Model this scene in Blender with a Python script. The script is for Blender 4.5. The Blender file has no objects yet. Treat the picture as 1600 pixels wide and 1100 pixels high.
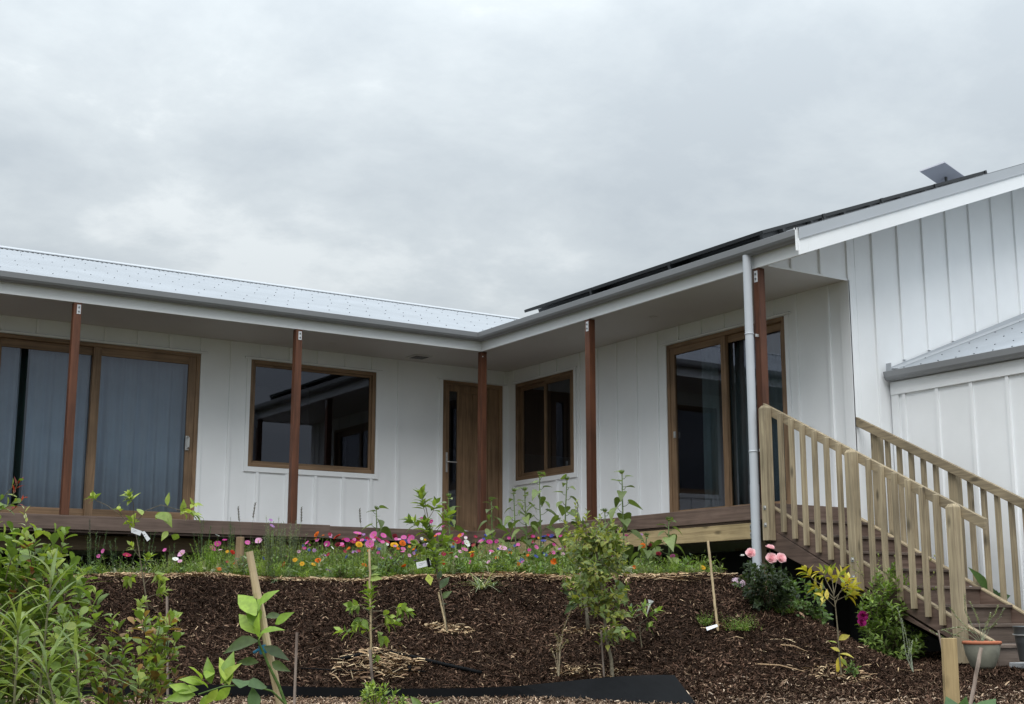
import bpy, math, random
import numpy as np
from mathutils import Vector, Matrix
rng = random.Random(7); nr = np.random.default_rng(7)
S = bpy.context.scene
# ---------------------------------------------------------------- camera
CAM = np.array([-9.5852, -15.5673, -1.0879]); YAW, PITCH, FPX = 0.57493, 0.19076, 2115.92
cyw, syw, cp, sp = math.cos(YAW), math.sin(YAW), math.cos(PITCH), math.sin(PITCH)
FWD = np.array([syw*cp, cyw*cp, sp]); RGT = np.array([cyw, -syw, 0.]); UPV = np.cross(RGT, FWD)
cam = bpy.data.cameras.new('camera'); co = bpy.data.objects.new('camera', cam); S.collection.objects.link(co)
cam.sensor_width = 36; cam.lens = FPX/1600*36; cam.clip_end = 2000
co.matrix_world = Matrix(((RGT[0], UPV[0], -FWD[0], CAM[0]), (RGT[1], UPV[1], -FWD[1], CAM[1]), (RGT[2], UPV[2], -FWD[2], CAM[2]), (0, 0, 0, 1)))
S.camera = co
# ---------------------------------------------------------------- sky, sun, exposure
SUN_EL, SUN_AZ = math.radians(52), math.radians(222)      # azimuth clockwise from +y
w = bpy.data.worlds.new('World'); S.world = w; w.use_nodes = True
nt = w.node_tree; nt.nodes.clear(); N = nt.nodes.new; L = nt.links.new
out = N('ShaderNodeOutputWorld'); bg = N('ShaderNodeBackground'); bg.inputs[1].default_value = 1.0
tc = N('ShaderNodeTexCoord'); sx = N('ShaderNodeSeparateXYZ'); L(tc.outputs['Generated'], sx.inputs[0])
def wm(op, a, b=None, c=None):
    m = N('ShaderNodeMath'); m.operation = op
    for i, v in enumerate((a, b, c)):
        if v is None: continue
        if isinstance(v, (int, float)): m.inputs[i].default_value = v
        else: L(v, m.inputs[i])
    return m.outputs[0]
zc = wm('MAXIMUM', sx.outputs[2], 0.0); den = wm('ADD', zc, 0.22)
cb = N('ShaderNodeCombineXYZ'); L(wm('DIVIDE', sx.outputs[0], den), cb.inputs[0]); L(wm('DIVIDE', sx.outputs[1], den), cb.inputs[1])
def wnoise(scale, detail, rough, dist, off):
    mp = N('ShaderNodeMapping'); mp.inputs['Location'].default_value = off; L(cb.outputs[0], mp.inputs[0])
    n = N('ShaderNodeTexNoise'); n.inputs['Scale'].default_value = scale; n.inputs['Detail'].default_value = detail
    n.inputs['Roughness'].default_value = rough; n.inputs['Distortion'].default_value = dist; L(mp.outputs[0], n.inputs['Vector']); return n.outputs[0]
n1 = wnoise(0.9, 3, .5, .1, (3.1, 1.7, 0)); n2 = wnoise(2.9, 12, .62, .12, (0.4, 5.2, 0))
mixv = wm('ADD', wm('MULTIPLY', n1, .5), wm('MULTIPLY', n2, .5))
rp = N('ShaderNodeValToRGB'); L(mixv, rp.inputs[0]); el = rp.color_ramp.elements
el[0].position = .41; el[0].color = (.43, .475, .51, 1); el[1].position = .61; el[1].color = (.65, .69, .705, 1)
e = el.new(.48); e.color = (.48, .525, .555, 1); e = el.new(.545); e.color = (.535, .58, .605, 1)
cie = wm('ADD', wm('ADD', wm('MULTIPLY', zc, .35), wm('MULTIPLY', wm('MULTIPLY', zc, zc), 2.6)), 0.64)              # overcast: brighter overhead
cie = wm('MULTIPLY', cie, wm('ADD', wm('GREATER_THAN', sx.outputs[2], 0.0), 0.0))
vm = N('ShaderNodeVectorMath'); vm.operation = 'SCALE'; L(rp.outputs[0], vm.inputs[0]); L(cie, vm.inputs['Scale'])
sky = N('ShaderNodeTexSky'); sky.sky_type = 'NISHITA'; sky.sun_disc = False; sky.sun_elevation = SUN_EL; sky.sun_rotation = SUN_AZ
vs = N('ShaderNodeVectorMath'); vs.operation = 'SCALE'; L(sky.outputs[0], vs.inputs[0]); vs.inputs['Scale'].default_value = .006
va = N('ShaderNodeVectorMath'); va.operation = 'ADD'; L(vm.outputs[0], va.inputs[0]); L(vs.outputs[0], va.inputs[1])
L(va.outputs[0], bg.inputs[0]); L(bg.outputs[0], out.inputs[0])
sl = bpy.data.lights.new('sun', 'SUN'); sl.energy = 1.6; sl.angle = math.radians(40); sl.color = (1, .97, .93)
so = bpy.data.objects.new('sun', sl); S.collection.objects.link(so)
sd = Vector((math.sin(SUN_AZ)*math.cos(SUN_EL), math.cos(SUN_AZ)*math.cos(SUN_EL), math.sin(SUN_EL)))
so.rotation_euler = sd.to_track_quat('Z', 'Y').to_euler(); so.location = sd*40
S.view_settings.view_transform = 'Standard'; S.view_settings.look = 'None'; S.view_settings.exposure = 0.38; S.view_settings.gamma = 1
# ---------------------------------------------------------------- placement helpers
FH = np.array([syw, cyw, 0.])
def ray(px, py): return FWD*FPX + (px-800)*RGT - (py-550)*UPV
def W(px, py, s):
    d = ray(px, py); return CAM + d*(s/(d@FH))
def sstep(a, b, v):
    u = np.clip((v-a)/(b-a), 0, 1); return u*u*(3-2*u)
def terr_st(s, t):
    s = np.asarray(s, float); t = np.asarray(t, float)
    base = np.where(s < 9.5, np.maximum(-1.655-(9.5-s)*.1, -2.62), -1.655+np.minimum(s-9.5, 3)*.06)
    m = np.clip((s-9.52)/2.55, 0, 1); m = .71*(m*.8+.2*m*m*(3-2*m))
    m = m*(1-sstep(1.9, 3.5, t))
    bump = .018*np.sin(s*2.1+t*1.3)+.015*np.sin(t*2.7-s*.8)+.008*np.sin(t*7.1+s*5.3)
    return base+m+bump*sstep(9.6, 10.4, s)
def st(x, y):
    dx, dy = x-CAM[0], y-CAM[1]; return dx*syw+dy*cyw, dx*cyw-dy*syw
def terr(x, y):
    s, t = st(x, y); return terr_st(s, t)
def at_st(s, t, dz=0):
    x = CAM[0]+s*syw+t*cyw; y = CAM[1]+s*cyw-t*syw; return np.array([x, y, float(terr_st(s, t))+dz])
def GS(px, s, dz=0):
    d = ray(px, 958); k = s/(d@FH); return at_st(s, k*(d@RGT), dz)
def GP(px, py):
    d = ray(px, py); a = 5.
    for i in range(2400):
        s = 5+i*.005; P = CAM+d*(s/(d@FH))
        if P[2] <= terr(P[0], P[1]): break
    return P
def sof(P): return float(st(P[0], P[1])[0])
# ---------------------------------------------------------------- mesh helpers
class MB:
    def __init__(s): s.V = []; s.F = []; s.M = []; s.C = []; s.n = 0; s.hascol = False
    def add(s, V, F, m=0, col=None):
        V = np.asarray(V, float).reshape(-1, 3); b = s.n; s.V.append(V); s.n += len(V)
        for f in F: s.F.append([i+b for i in f]); s.M.append(m)
        if col is not None: s.hascol = True
        c = np.ones((len(V), 3)) if col is None else np.broadcast_to(np.asarray(col, float), (len(V), 3)); s.C.append(c)
    def box(s, x0, x1, y0, y1, z0, z1, m=0, col=None):
        x0, x1 = min(x0, x1), max(x0, x1); y0, y1 = min(y0, y1), max(y0, y1); z0, z1 = min(z0, z1), max(z0, z1)
        V = [(x, y, z) for z in (z0, z1) for y in (y0, y1) for x in (x0, x1)]
        s.add(V, [(0, 2, 3, 1), (4, 5, 7, 6), (0, 1, 5, 4), (2, 6, 7, 3), (0, 4, 6, 2), (1, 3, 7, 5)], m, col)
    def hexa(s, V, m=0, col=None):   # 8 verts ordered like box
        s.add(V, [(0, 2, 3, 1), (4, 5, 7, 6), (0, 1, 5, 4), (2, 6, 7, 3), (0, 4, 6, 2), (1, 3, 7, 5)], m, col)
    def prism(s, poly, axis, a, b, m=0, col=None):
        n = len(poly)
        def p3(p, v):
            return (v, p[0], p[1]) if axis == 0 else ((p[0], v, p[1]) if axis == 1 else (p[0], p[1], v))
        V = [p3(p, a) for p in poly]+[p3(p, b) for p in poly]
        F = [tuple(range(n)), tuple(range(2*n-1, n-1, -1))]+[(i, i+n, (i+1) % n+n, (i+1) % n) for i in range(n)]
        s.add(V, F, m, col)
    def tube(s, pts, r, n=6, m=0, col=None, cap=True):
        pts = [np.asarray(p, float) for p in pts]; k = len(pts)
        rs = [r]*k if isinstance(r, (int, float)) else (list(r) if len(r) == k else [r[0]+(r[1]-r[0])*i/(k-1) for i in range(k)])
        V = []; prev = None
        for i, p in enumerate(pts):
            d = pts[min(i+1, k-1)]-pts[max(i-1, 0)]; d = d/(np.linalg.norm(d)+1e-9)
            if prev is None:
                a = np.array([1., 0, 0]) if abs(d[0]) < .8 else np.array([0, 1., 0])
            else: a = prev
            u = a-d*(a@d); u /= np.linalg.norm(u)+1e-9; prev = u; v = np.cross(d, u)
            for j in range(n):
                an = 2*math.pi*j/n; V.append(p+rs[i]*(math.cos(an)*u+math.sin(an)*v))
        F = [(i*n+j, i*n+(j+1) % n, (i+1)*n+(j+1) % n, (i+1)*n+j) for i in range(k-1) for j in range(n)]
        if cap: F += [tuple(range(n-1, -1, -1)), tuple(range((k-1)*n, k*n))]
        s.add(V, F, m, col)
    def lathe(s, prof, c=(0, 0, 0), n=24, m=0, col=None):
        V = [(c[0]+r*math.cos(2*math.pi*j/n), c[1]+r*math.sin(2*math.pi*j/n), c[2]+z) for r, z in prof for j in range(n)]
        F = [(i*n+j, i*n+(j+1) % n, (i+1)*n+(j+1) % n, (i+1)*n+j) for i in range(len(prof)-1) for j in range(n)]
        s.add(V, F, m, col)
    def mesh(s, name, mats, smooth=False):
        me = bpy.data.meshes.new(name); V = np.vstack(s.V) if s.V else np.zeros((0, 3))
        me.from_pydata(V.tolist(), [], s.F)
        for m in mats: me.materials.append(m)
        me.polygons.foreach_set('material_index', np.array(s.M, np.int32))
        if s.hascol:
            C = np.vstack(s.C); at = me.color_attributes.new('Col', 'FLOAT_COLOR', 'POINT')
            at.data.foreach_set('color', np.hstack([C, np.ones((len(C), 1))]).astype(np.float32).ravel())
        if smooth: me.polygons.foreach_set('use_smooth', np.ones(len(me.polygons), bool))
        me.update(); return me
    def build(s, name, mats, parent=None, smooth=False, bevel=0, origin=None):
        if not isinstance(mats, (list, tuple)): mats = [mats]
        me = s.mesh(name, mats, smooth); return link(name, me, parent, bevel)
def link(name, me, parent=None, bevel=0):
    o = bpy.data.objects.new(name, me); S.collection.objects.link(o)
    if parent is not None:
        o.parent = parent
        if parent.parent is None and parent.type == 'EMPTY': o.location = -parent.location
    if bevel:
        b = o.modifiers.new('bevel', 'BEVEL'); b.width = bevel; b.segments = 2; b.limit_method = 'ANGLE'; b.angle_limit = math.radians(40)
    return o
def tag(o, label=None, cat=None, group=None, kind=None):
    if label: o['label'] = label
    if cat: o['category'] = cat
    if group: o['group'] = group
    if kind: o['kind'] = kind
    return o
def thing(name, label, cat, loc=(0, 0, 0), group=None):
    o = bpy.data.objects.new(name, None); S.collection.objects.link(o); o.location = Vector([float(v) for v in loc]); o.empty_display_size = .1
    return tag(o, label, cat, group)
# bulk quads/strips from numpy (mulch, straw, blades)
def bulk(name, V, nper, faces, cols, mat, parent=None):
    """V (k,nper,3) instances; faces list of quads local; cols (k,3)"""
    k = len(V); me = bpy.data.meshes.new(name); Q = np.array(faces); idx = (Q[None]+np.arange(k)[:, None, None]*nper).reshape(-1)
    nf = k*len(Q); me.vertices.add(k*nper); me.vertices.foreach_set('co', V.reshape(-1).astype(np.float32))
    me.loops.add(nf*4); me.loops.foreach_set('vertex_index', idx.astype(np.int32)); me.polygons.add(nf)
    me.polygons.foreach_set('loop_start', (np.arange(nf)*4).astype(np.int32)); me.polygons.foreach_set('loop_total', np.full(nf, 4, np.int32))
    me.materials.append(mat); me.update(calc_edges=True)
    at = me.color_attributes.new('Col', 'FLOAT_COLOR', 'POINT'); C = np.repeat(np.hstack([cols, np.ones((k, 1))]), nper, 0)
    at.data.foreach_set('color', C.astype(np.float32).ravel()); return link(name, me, parent)
# ---------------------------------------------------------------- materials
def newmat(name):
    m = bpy.data.materials.new(name); m.use_nodes = True; t = m.node_tree; return m, t, t.nodes['Principled BSDF']
def nn(t, typ, **kw):
    n = t.nodes.new(typ)
    for k, v in kw.items(): n.inputs[k].default_value = v
    return n
def simple(name, col, rough=.5, metal=0., var=.06, nscale=6., bump=0., bscale=60., spec=.5):
    m, t, b = newmat(name); b.inputs['Roughness'].default_value = rough; b.inputs['Metallic'].default_value = metal
    b.inputs['Specular IOR Level'].default_value = spec
    tc = nn(t, 'ShaderNodeTexCoord'); n = nn(t, 'ShaderNodeTexNoise', Scale=nscale, Detail=5., Roughness=.6); t.links.new(tc.outputs['Object'], n.inputs['Vector'])
    r = nn(t, 'ShaderNodeValToRGB'); t.links.new(n.outputs[0], r.inputs[0]); e = r.color_ramp.elements
    e[0].position = .3; e[1].position = .7; e[0].color = (*[c*(1-var) for c in col], 1); e[1].color = (*[min(1, c*(1+var)) for c in col], 1)
    t.links.new(r.outputs[0], b.inputs['Base Color'])
    if bump:
        n2 = nn(t, 'ShaderNodeTexNoise', Scale=bscale, Detail=4.); t.links.new(tc.outputs['Object'], n2.inputs['Vector'])
        bp = nn(t, 'ShaderNodeBump', Strength=bump, Distance=.01); t.links.new(n2.outputs[0], bp.inputs['Height']); t.links.new(bp.outputs[0], b.inputs['Normal'])
    return m
def wood(name, c1, c2, axis=2, rough=.6, fine=42., bump=.25, knots=True, grey=None):
    m, t, b = newmat(name); b.inputs['Roughness'].default_value = rough; b.inputs['Specular IOR Level'].default_value = .35
    tc = nn(t, 'ShaderNodeTexCoord'); oi = nn(t, 'ShaderNodeObjectInfo')
    mp = nn(t, 'ShaderNodeMapping'); sc = [fine]*3; sc[axis] = fine*.045; mp.inputs['Scale'].default_value = sc
    t.links.new(tc.outputs['Object'], mp.inputs[0]); ad = nn(t, 'ShaderNodeVectorMath'); ad.operation = 'ADD'; t.links.new(mp.outputs[0], ad.inputs[0])
    sc2 = nn(t, 'ShaderNodeVectorMath'); sc2.operation = 'SCALE'; sc2.inputs[0].default_value = (37, 91, 53); t.links.new(oi.outputs['Random'], sc2.inputs['Scale']); t.links.new(sc2.outputs[0], ad.inputs[1])
    n = nn(t, 'ShaderNodeTexNoise', Scale=1., Detail=6., Roughness=.65, Distortion=.6); t.links.new(ad.outputs[0], n.inputs['Vector'])
    r = nn(t, 'ShaderNodeValToRGB'); t.links.new(n.outputs[0], r.inputs[0]); e = r.color_ramp.elements
    e[0].position = .32; e[1].position = .68; e[0].color = (*c1, 1); e[1].color = (*c2, 1)
    big = nn(t, 'ShaderNodeTexNoise', Scale=2.2, Detail=3.); t.links.new(tc.outputs['Object'], big.inputs['Vector'])
    rb = nn(t, 'ShaderNodeMapRange'); rb.inputs['From Min'].default_value = .3; rb.inputs['From Max'].default_value = .7; rb.inputs['To Min'].default_value = .78; rb.inputs['To Max'].default_value = 1.2
    t.links.new(big.outputs[0], rb.inputs[0]); vr = nn(t, 'ShaderNodeMapRange'); vr.inputs['To Min'].default_value = .86; vr.inputs['To Max'].default_value = 1.14; t.links.new(oi.outputs['Random'], vr.inputs[0])
    mu = nn(t, 'ShaderNodeMath'); mu.operation = 'MULTIPLY'; t.links.new(rb.outputs[0], mu.inputs[0]); t.links.new(vr.outputs[0], mu.inputs[1])
    s2 = nn(t, 'ShaderNodeVectorMath'); s2.operation = 'SCALE'; t.links.new(r.outputs[0], s2.inputs[0]); t.links.new(mu.outputs[0], s2.inputs['Scale']); last = s2.outputs[0]
    if knots:
        v = nn(t, 'ShaderNodeTexVoronoi', Scale=1.); m3 = nn(t, 'ShaderNodeMapping'); q = [7.]*3; q[axis] = 2.6; m3.inputs['Scale'].default_value = q
        t.links.new(tc.outputs['Object'], m3.inputs[0]); a3 = nn(t, 'ShaderNodeVectorMath'); a3.operation = 'ADD'; t.links.new(m3.outputs[0], a3.inputs[0]); t.links.new(sc2.outputs[0], a3.inputs[1]); t.links.new(a3.outputs[0], v.inputs['Vector'])
        kr = nn(t, 'ShaderNodeMapRange'); kr.inputs['From Min'].default_value = .07; kr.inputs['From Max'].default_value = .2; kr.inputs['To Min'].default_value = .38; kr.inputs['To Max'].default_value = 1.; t.links.new(v.outputs['Distance'], kr.inputs[0])
        s3 = nn(t, 'ShaderNodeVectorMath'); s3.operation = 'SCALE'; t.links.new(last, s3.inputs[0]); t.links.new(kr.outputs[0], s3.inputs['Scale']); last = s3.outputs[0]
    t.links.new(last, b.inputs['Base Color'])
    bp = nn(t, 'ShaderNodeBump', Strength=bump, Distance=.004); t.links.new(n.outputs[0], bp.inputs['Height']); t.links.new(bp.outputs[0], b.inputs['Normal'])
    return m
def colmat(name, rough=.6, trans=0., spec=.3, nscale=30., var=.25, bump=0., tt=(1.25, 1.35, .6)):
    m, t, b = newmat(name); b.inputs['Roughness'].default_value = rough; b.inputs['Specular IOR Level'].default_value = spec
    a = nn(t, 'ShaderNodeAttribute'); a.attribute_name = 'Col'; tc = nn(t, 'ShaderNodeTexCoord'); n = nn(t, 'ShaderNodeTexNoise', Scale=nscale, Detail=3.); t.links.new(tc.outputs['Object'], n.inputs['Vector'])
    r = nn(t, 'ShaderNodeMapRange'); r.inputs['From Min'].default_value = .3; r.inputs['From Max'].default_value = .7; r.inputs['To Min'].default_value = 1-var; r.inputs['To Max'].default_value = 1+var; t.links.new(n.outputs[0], r.inputs[0])
    s = nn(t, 'ShaderNodeVectorMath'); s.operation = 'SCALE'; t.links.new(a.outputs['Color'], s.inputs[0]); t.links.new(r.outputs[0], s.inputs['Scale']); t.links.new(s.outputs[0], b.inputs['Base Color'])
    if bump:
        bp = nn(t, 'ShaderNodeBump', Strength=bump, Distance=.003); t.links.new(n.outputs[0], bp.inputs['Height']); t.links.new(bp.outputs[0], b.inputs['Normal'])
    if trans:
        o = t.nodes['Material Output']; tr = nn(t, 'ShaderNodeBsdfTranslucent'); s4 = nn(t, 'ShaderNodeVectorMath'); s4.operation = 'MULTIPLY'; s4.inputs[1].default_value = tt
        t.links.new(s.outputs[0], s4.inputs[0]); t.links.new(s4.outputs[0], tr.inputs[0]); mx = nn(t, 'ShaderNodeMixShader'); mx.inputs[0].default_value = trans
        t.links.new(b.outputs[0], mx.inputs[1]); t.links.new(tr.outputs[0], mx.inputs[2]); t.links.new(mx.outputs[0], o.inputs[0])
    return m
def glassmat(name, tint, ior=1.55):
    m, t, b = newmat(name); t.nodes.remove(b); o = t.nodes['Material Output']; tr = nn(t, 'ShaderNodeBsdfTransparent'); tr.inputs[0].default_value = (*tint, 1)
    g = nn(t, 'ShaderNodeBsdfGlossy'); g.inputs['Roughness'].default_value = .0; g.inputs[0].default_value = (.86, .88, 1., 1); f = nn(t, 'ShaderNodeFresnel'); f.inputs[0].default_value = ior
    tc = nn(t, 'ShaderNodeTexCoord'); n = nn(t, 'ShaderNodeTexNoise', Scale=1.1, Detail=1.); t.links.new(tc.outputs['Object'], n.inputs['Vector']); bp = nn(t, 'ShaderNodeBump', Strength=.02, Distance=.02)
    t.links.new(n.outputs[0], bp.inputs['Height']); t.links.new(bp.outputs[0], g.inputs['Normal'])
    mu = nn(t, 'ShaderNodeMath'); mu.operation = 'MULTIPLY'; mu.inputs[1].default_value = 1.75; t.links.new(f.outputs[0], mu.inputs[0]); ge = nn(t, 'ShaderNodeNewGeometry'); iv = nn(t, 'ShaderNodeMath'); iv.operation = 'SUBTRACT'; iv.inputs[0].default_value = 1.; t.links.new(ge.outputs['Backfacing'], iv.inputs[1]); m2 = nn(t, 'ShaderNodeMath'); m2.operation = 'MULTIPLY'; t.links.new(mu.outputs[0], m2.inputs[0]); t.links.new(iv.outputs[0], m2.inputs[1])
    mx = nn(t, 'ShaderNodeMixShader'); t.links.new(m2.outputs[0], mx.inputs[0]); t.links.new(tr.outputs[0], mx.inputs[1]); t.links.new(g.outputs[0], mx.inputs[2]); t.links.new(mx.outputs[0], o.inputs[0]); return m
M = dict(
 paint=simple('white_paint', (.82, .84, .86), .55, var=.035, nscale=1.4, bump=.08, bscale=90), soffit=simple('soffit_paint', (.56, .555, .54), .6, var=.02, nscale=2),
 roof=simple('zinc_roof', (.30, .325, .355), .5, .15, .09, 1.2), screw=simple('screw_cap', (.13, .14, .15), .5), gutter=simple('gutter_metal', (.27, .28, .295), .42, .1, .05, 1.2),
 flash=simple('flashing_metal', (.42, .445, .475), .42, .15, .04, 1.5), frame=wood('window_timber', (.135, .084, .047), (.29, .185, .108), 2, .5, 30, .1, False), frameh=wood('window_timber_across', (.135, .084, .047), (.29, .185, .108), 0, .5, 30, .1, False), framey=wood('window_timber_along', (.135, .084, .047), (.29, .185, .108), 1, .5, 30, .1, False),
 post=wood('oiled_hardwood', (.055, .021, .011), (.135, .052, .027), 2, .5, 26, .15, False), deckx=wood('deck_hardwood', (.075, .05, .04), (.17, .12, .097), 0, .6, 30, .2, False), decky=wood('deck_hardwood_along', (.08, .052, .04), (.175, .12, .095), 1, .6, 30, .2, False),
 pine=wood('treated_pine', (.20, .16, .105), (.40, .33, .215), 2, .75), piney=wood('treated_pine_along', (.19, .15, .10), (.38, .31, .20), 1, .7), bearer=wood('pine_bearer', (.27, .20, .105), (.47, .36, .20), 1, .7), bearerx=wood('pine_bearer_across', (.12, .085, .05), (.22, .16, .09), 0, .7),
 peg=wood('sawn_peg', (.30, .22, .11), (.50, .38, .20), 2, .7, 30), step=wood('weathered_step', (.07, .052, .042), (.17, .13, .105), 0, .7, 34, .3),
 steel=simple('galvanised_steel', (.55, .55, .54), .4, .7, .1, 30), brass=simple('satin_nickel', (.45, .44, .42), .3, .8), pvc=simple('pipe_plastic', (.46, .49, .53), .6, var=.03), black=simple('black_plastic', (.0045, .005, .006), .7, var=.3, nscale=5, spec=.08),
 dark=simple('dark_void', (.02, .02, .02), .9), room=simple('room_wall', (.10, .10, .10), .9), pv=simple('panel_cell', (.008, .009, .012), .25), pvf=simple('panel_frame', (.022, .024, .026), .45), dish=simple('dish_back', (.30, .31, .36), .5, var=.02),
 glass=glassmat('window_glass', (.66, .70, .72)), curtain=simple('curtain_cloth', (.70, .79, .90), .9, var=.08, nscale=3), curtain2=simple('green_curtain', (.22, .27, .27), .9, var=.08, nscale=3), blind=simple('dark_green_cloth', (.12, .19, .165), .9),
 leaf=colmat('leaf', .5, .35, .4, 40, .18, .1), petal=colmat('petal', .7, .3, .15, 60, .1, tt=(1.1, 1.1, 1.1)), bark=colmat('stem_bark', .8, 0, .2, 60, .3), mulch=colmat('bark_mulch', .85, 0, .04, 50, .35), chip=colmat('wood_chip', .85, 0, .12, 50, .3),
 terra=simple('terracotta', (.42, .14, .07), .8, var=.15, nscale=12), glaze=simple('pot_grey_glaze', (.20, .20, .16), .55, var=.3, nscale=7, bump=.1), zinc=simple('zinc_bucket', (.16, .17, .175), .42, .6, .2, 8), cane=wood('cane', (.40, .31, .18), (.56, .45, .28), 2, .55, 20, .05, False), cane2=wood('grey_stake', (.16, .12, .10), (.30, .25, .21), 2, .8, 30),
 tape=simple('blue_tie', (.02, .20, .38), .5), white=simple('tag_card', (.62, .64, .67), .5), paver=simple('concrete_paver', (.33, .34, .35), .85, var=.15, nscale=9, bump=.3), ink=simple('tag_print', (.05, .05, .05), .6), tagy=simple('tag_green_card', (.42, .48, .08), .5))
# ================================================================ GROUND
def axis_pts(segs):
    o = []
    for a, b, n in segs: o += list(np.linspace(a, b, n, endpoint=False))
    return np.array(o+[segs[-1][1]])
ss = axis_pts([(-120, 0, 8), (0, 8, 14), (8, 9.4, 12), (9.4, 12.6, 90), (12.6, 16, 30), (16, 30, 12), (30, 400, 10)]); tt = axis_pts([(-300, -20, 8), (-20, -5, 10), (-5, 5, 170), (5, 20, 10), (20, 300, 8)])
SS, TT = np.meshgrid(ss, tt, indexing='ij'); Z = terr_st(SS, TT)+(nr.random(SS.shape)-.5)*.012*((SS > 8) & (SS < 13))
X = CAM[0]+SS*syw+TT*cyw; Y = CAM[1]+SS*cyw-TT*syw; ns, ntt = SS.shape
V = np.stack([X, Y, Z], -1).reshape(-1, 3); F = [(i*ntt+j, (i+1)*ntt+j, (i+1)*ntt+j+1, i*ntt+j+1) for i in range(ns-1) for j in range(ntt-1)]
g = MB(); inb = ((SS > 9.5) | (TT > 1.2)).reshape(-1) & (SS > 9.1).reshape(-1) & (SS < 40).reshape(-1)
cg = np.where(inb[:, None], np.array([[.022, .014, .010]]), np.where((SS < 14).reshape(-1)[:, None] & (SS > 3).reshape(-1)[:, None], np.array([[.13, .095, .07]]), np.array([[.05, .06, .03]]))); g.add(V, F, 0, cg); gr = g.build('ground', M['mulch'], smooth=True); tag(gr, kind='structure')
# chips
def chips(name, label, cat, s0, s1, dens, keep, pal, Lr, Wr, mat, lift=.004, tilt=.5):
    tm = lambda s: .50*s
    k = int(dens*(s1-s0)*(2*tm((s0+s1)/2))); s = nr.uniform(s0, s1, k); t = nr.uniform(-1, 1, k)*tm(s1)
    u = keep(s, t); s, t = s[u], t[u]; k = len(s)
    P = np.stack([CAM[0]+s*syw+t*cyw, CAM[1]+s*cyw-t*syw, terr_st(s, t)+lift*nr.random(k)*3], -1)
    a = nr.uniform(0, 2*np.pi, k); Ln = nr.uniform(*Lr, k)*nr.uniform(.5, 1, k); Wn = nr.uniform(*Wr, k); tl = nr.normal(0, tilt, k); rl = nr.normal(0, tilt*1.2, k)
    d = np.stack([np.cos(a)*np.cos(tl), np.sin(a)*np.cos(tl), np.sin(tl)], -1); sd = np.stack([-np.sin(a)*np.cos(rl), np.cos(a)*np.cos(rl), np.sin(rl)], -1); nv = np.cross(d, sd)
    V = np.zeros((k, 6, 3)); q = 0
    for j, (al, aw, an) in enumerate([(-.5, -.35, 0), (-.5, .35, 0), (0, .5, .14), (0, -.5, .14), (.5, .22, 0), (.5, -.22, 0)]):
        V[:, j] = P+d*(al*Ln)[:, None]+sd*(aw*Wn*nr.uniform(.6, 1.2, k))[:, None]+nv*(an*Wn)[:, None]
    pc, pw = pal; ci = nr.choice(len(pc), k, p=np.array(pw)/sum(pw)); cols = np.array(pc)[ci]*(nr.uniform(.55, 1.4, k)*(1.05+.28*np.sin(s*3.3+1.7*np.sin(t*2.1))*np.sin(t*2.7+s)))[:, None]
    o = bulk(name, V, 6, [(0, 3, 2, 1), (3, 5, 4, 2)], cols, mat); tag(o, label, cat, kind='stuff'); return o
DK = ([(.028, .017, .012), (.055, .032, .022), (.095, .055, .038), (.17, .11, .075), (.36, .26, .17)], [42, 32, 16, 8, 2])
LT = ([(.10, .06, .04), (.20, .135, .09), (.33, .24, .165), (.47, .37, .28), (.045, .028, .02)], [22, 26, 26, 12, 14])
inbed = lambda s, t: (s > 9.53) | (t > 1.17)
chips('bark_mulch', 'dark brown shredded bark mulch covering the sloping garden bed', 'bark mulch', 8.75, 12.9, 9500, lambda s, t: inbed(s, t) & ((s > 9.5) | (nr.random(len(s)) < np.clip((s-9.0)*1.3, .05, .9))), DK, (.018, .09), (.003, .0105), M['mulch'])
chips('bark_lumps', 'larger bark pieces lying on the mulch slope', 'bark pieces', 9.0, 12.8, 60, inbed, DK, (.05, .12), (.012, .026), M['mulch'], .008)
chips('wood_chips', 'pale wood chips spread along the front of the black edging', 'wood chips', 7.9, 10.1, 7500, lambda s, t: ~inbed(s, t) | ((t > 1.17) & (nr.random(len(s)) < np.clip((10.1-s)*.55, 0, 1)*(.35+.65*(np.sin(t*4.1+s*2)>-.3)))), LT, (.016, .065), (.004, .014), M['chip'], .006)
# straw: crest line and rings round the saplings
def straw(name, label, spots, pal=((.50, .36, .21), (.38, .26, .15), (.56, .43, .27), (.24, .15, .09))):
    Vs = []; Cs = []
    for (P, rx, ry, n, Lm, zz) in spots:
        s0, t0 = st(P[0], P[1])
        for _ in range(n):
            a = rng.uniform(0, 6.283); r = math.sqrt(rng.random()); s = s0+r*math.sin(a)*ry; t = t0+r*math.cos(a)*rx; c = at_st(s, t, rng.uniform(.003, zz))
            an = rng.uniform(0, 6.283); Ln = rng.uniform(.4, 1.)*Lm; d = np.array([math.cos(an), math.sin(an), rng.gauss(0, .18)])*Ln/2; wv = np.array([-math.sin(an), math.cos(an), rng.gauss(0, .6)])*rng.uniform(.0015, .0045); k = np.array([0, 0, rng.uniform(0, .012)])
            Vs.append([c-d-wv, c-d+wv, c+k+wv, c+k-wv, c+d+wv*.6, c+d-wv*.6]); Cs.append(np.array(rng.choice(pal))*rng.uniform(.6, 1.15))
    o = bulk(name, np.array(Vs), 6, [(0, 3, 2, 1), (3, 5, 4, 2)], np.array(Cs), M['chip']); tag(o, label, 'straw', kind='stuff')
straw('straw', 'pale straw strewn along the crest of the garden bed', [(GS(px, 12.12), .45, .16+.09*math.sin(px), 190+int(190*abs(math.sin(px*1.7))), .13, .03) for px in list(range(170, 1140, 75))])
straw('straw', 'ring of pale straw around the staked sapling before the black pipe', [(GP(590, 1044), .33, .28, 300, .13, .04), (GP(600, 1036), .2, .2, 190, .11, .06)])
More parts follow.
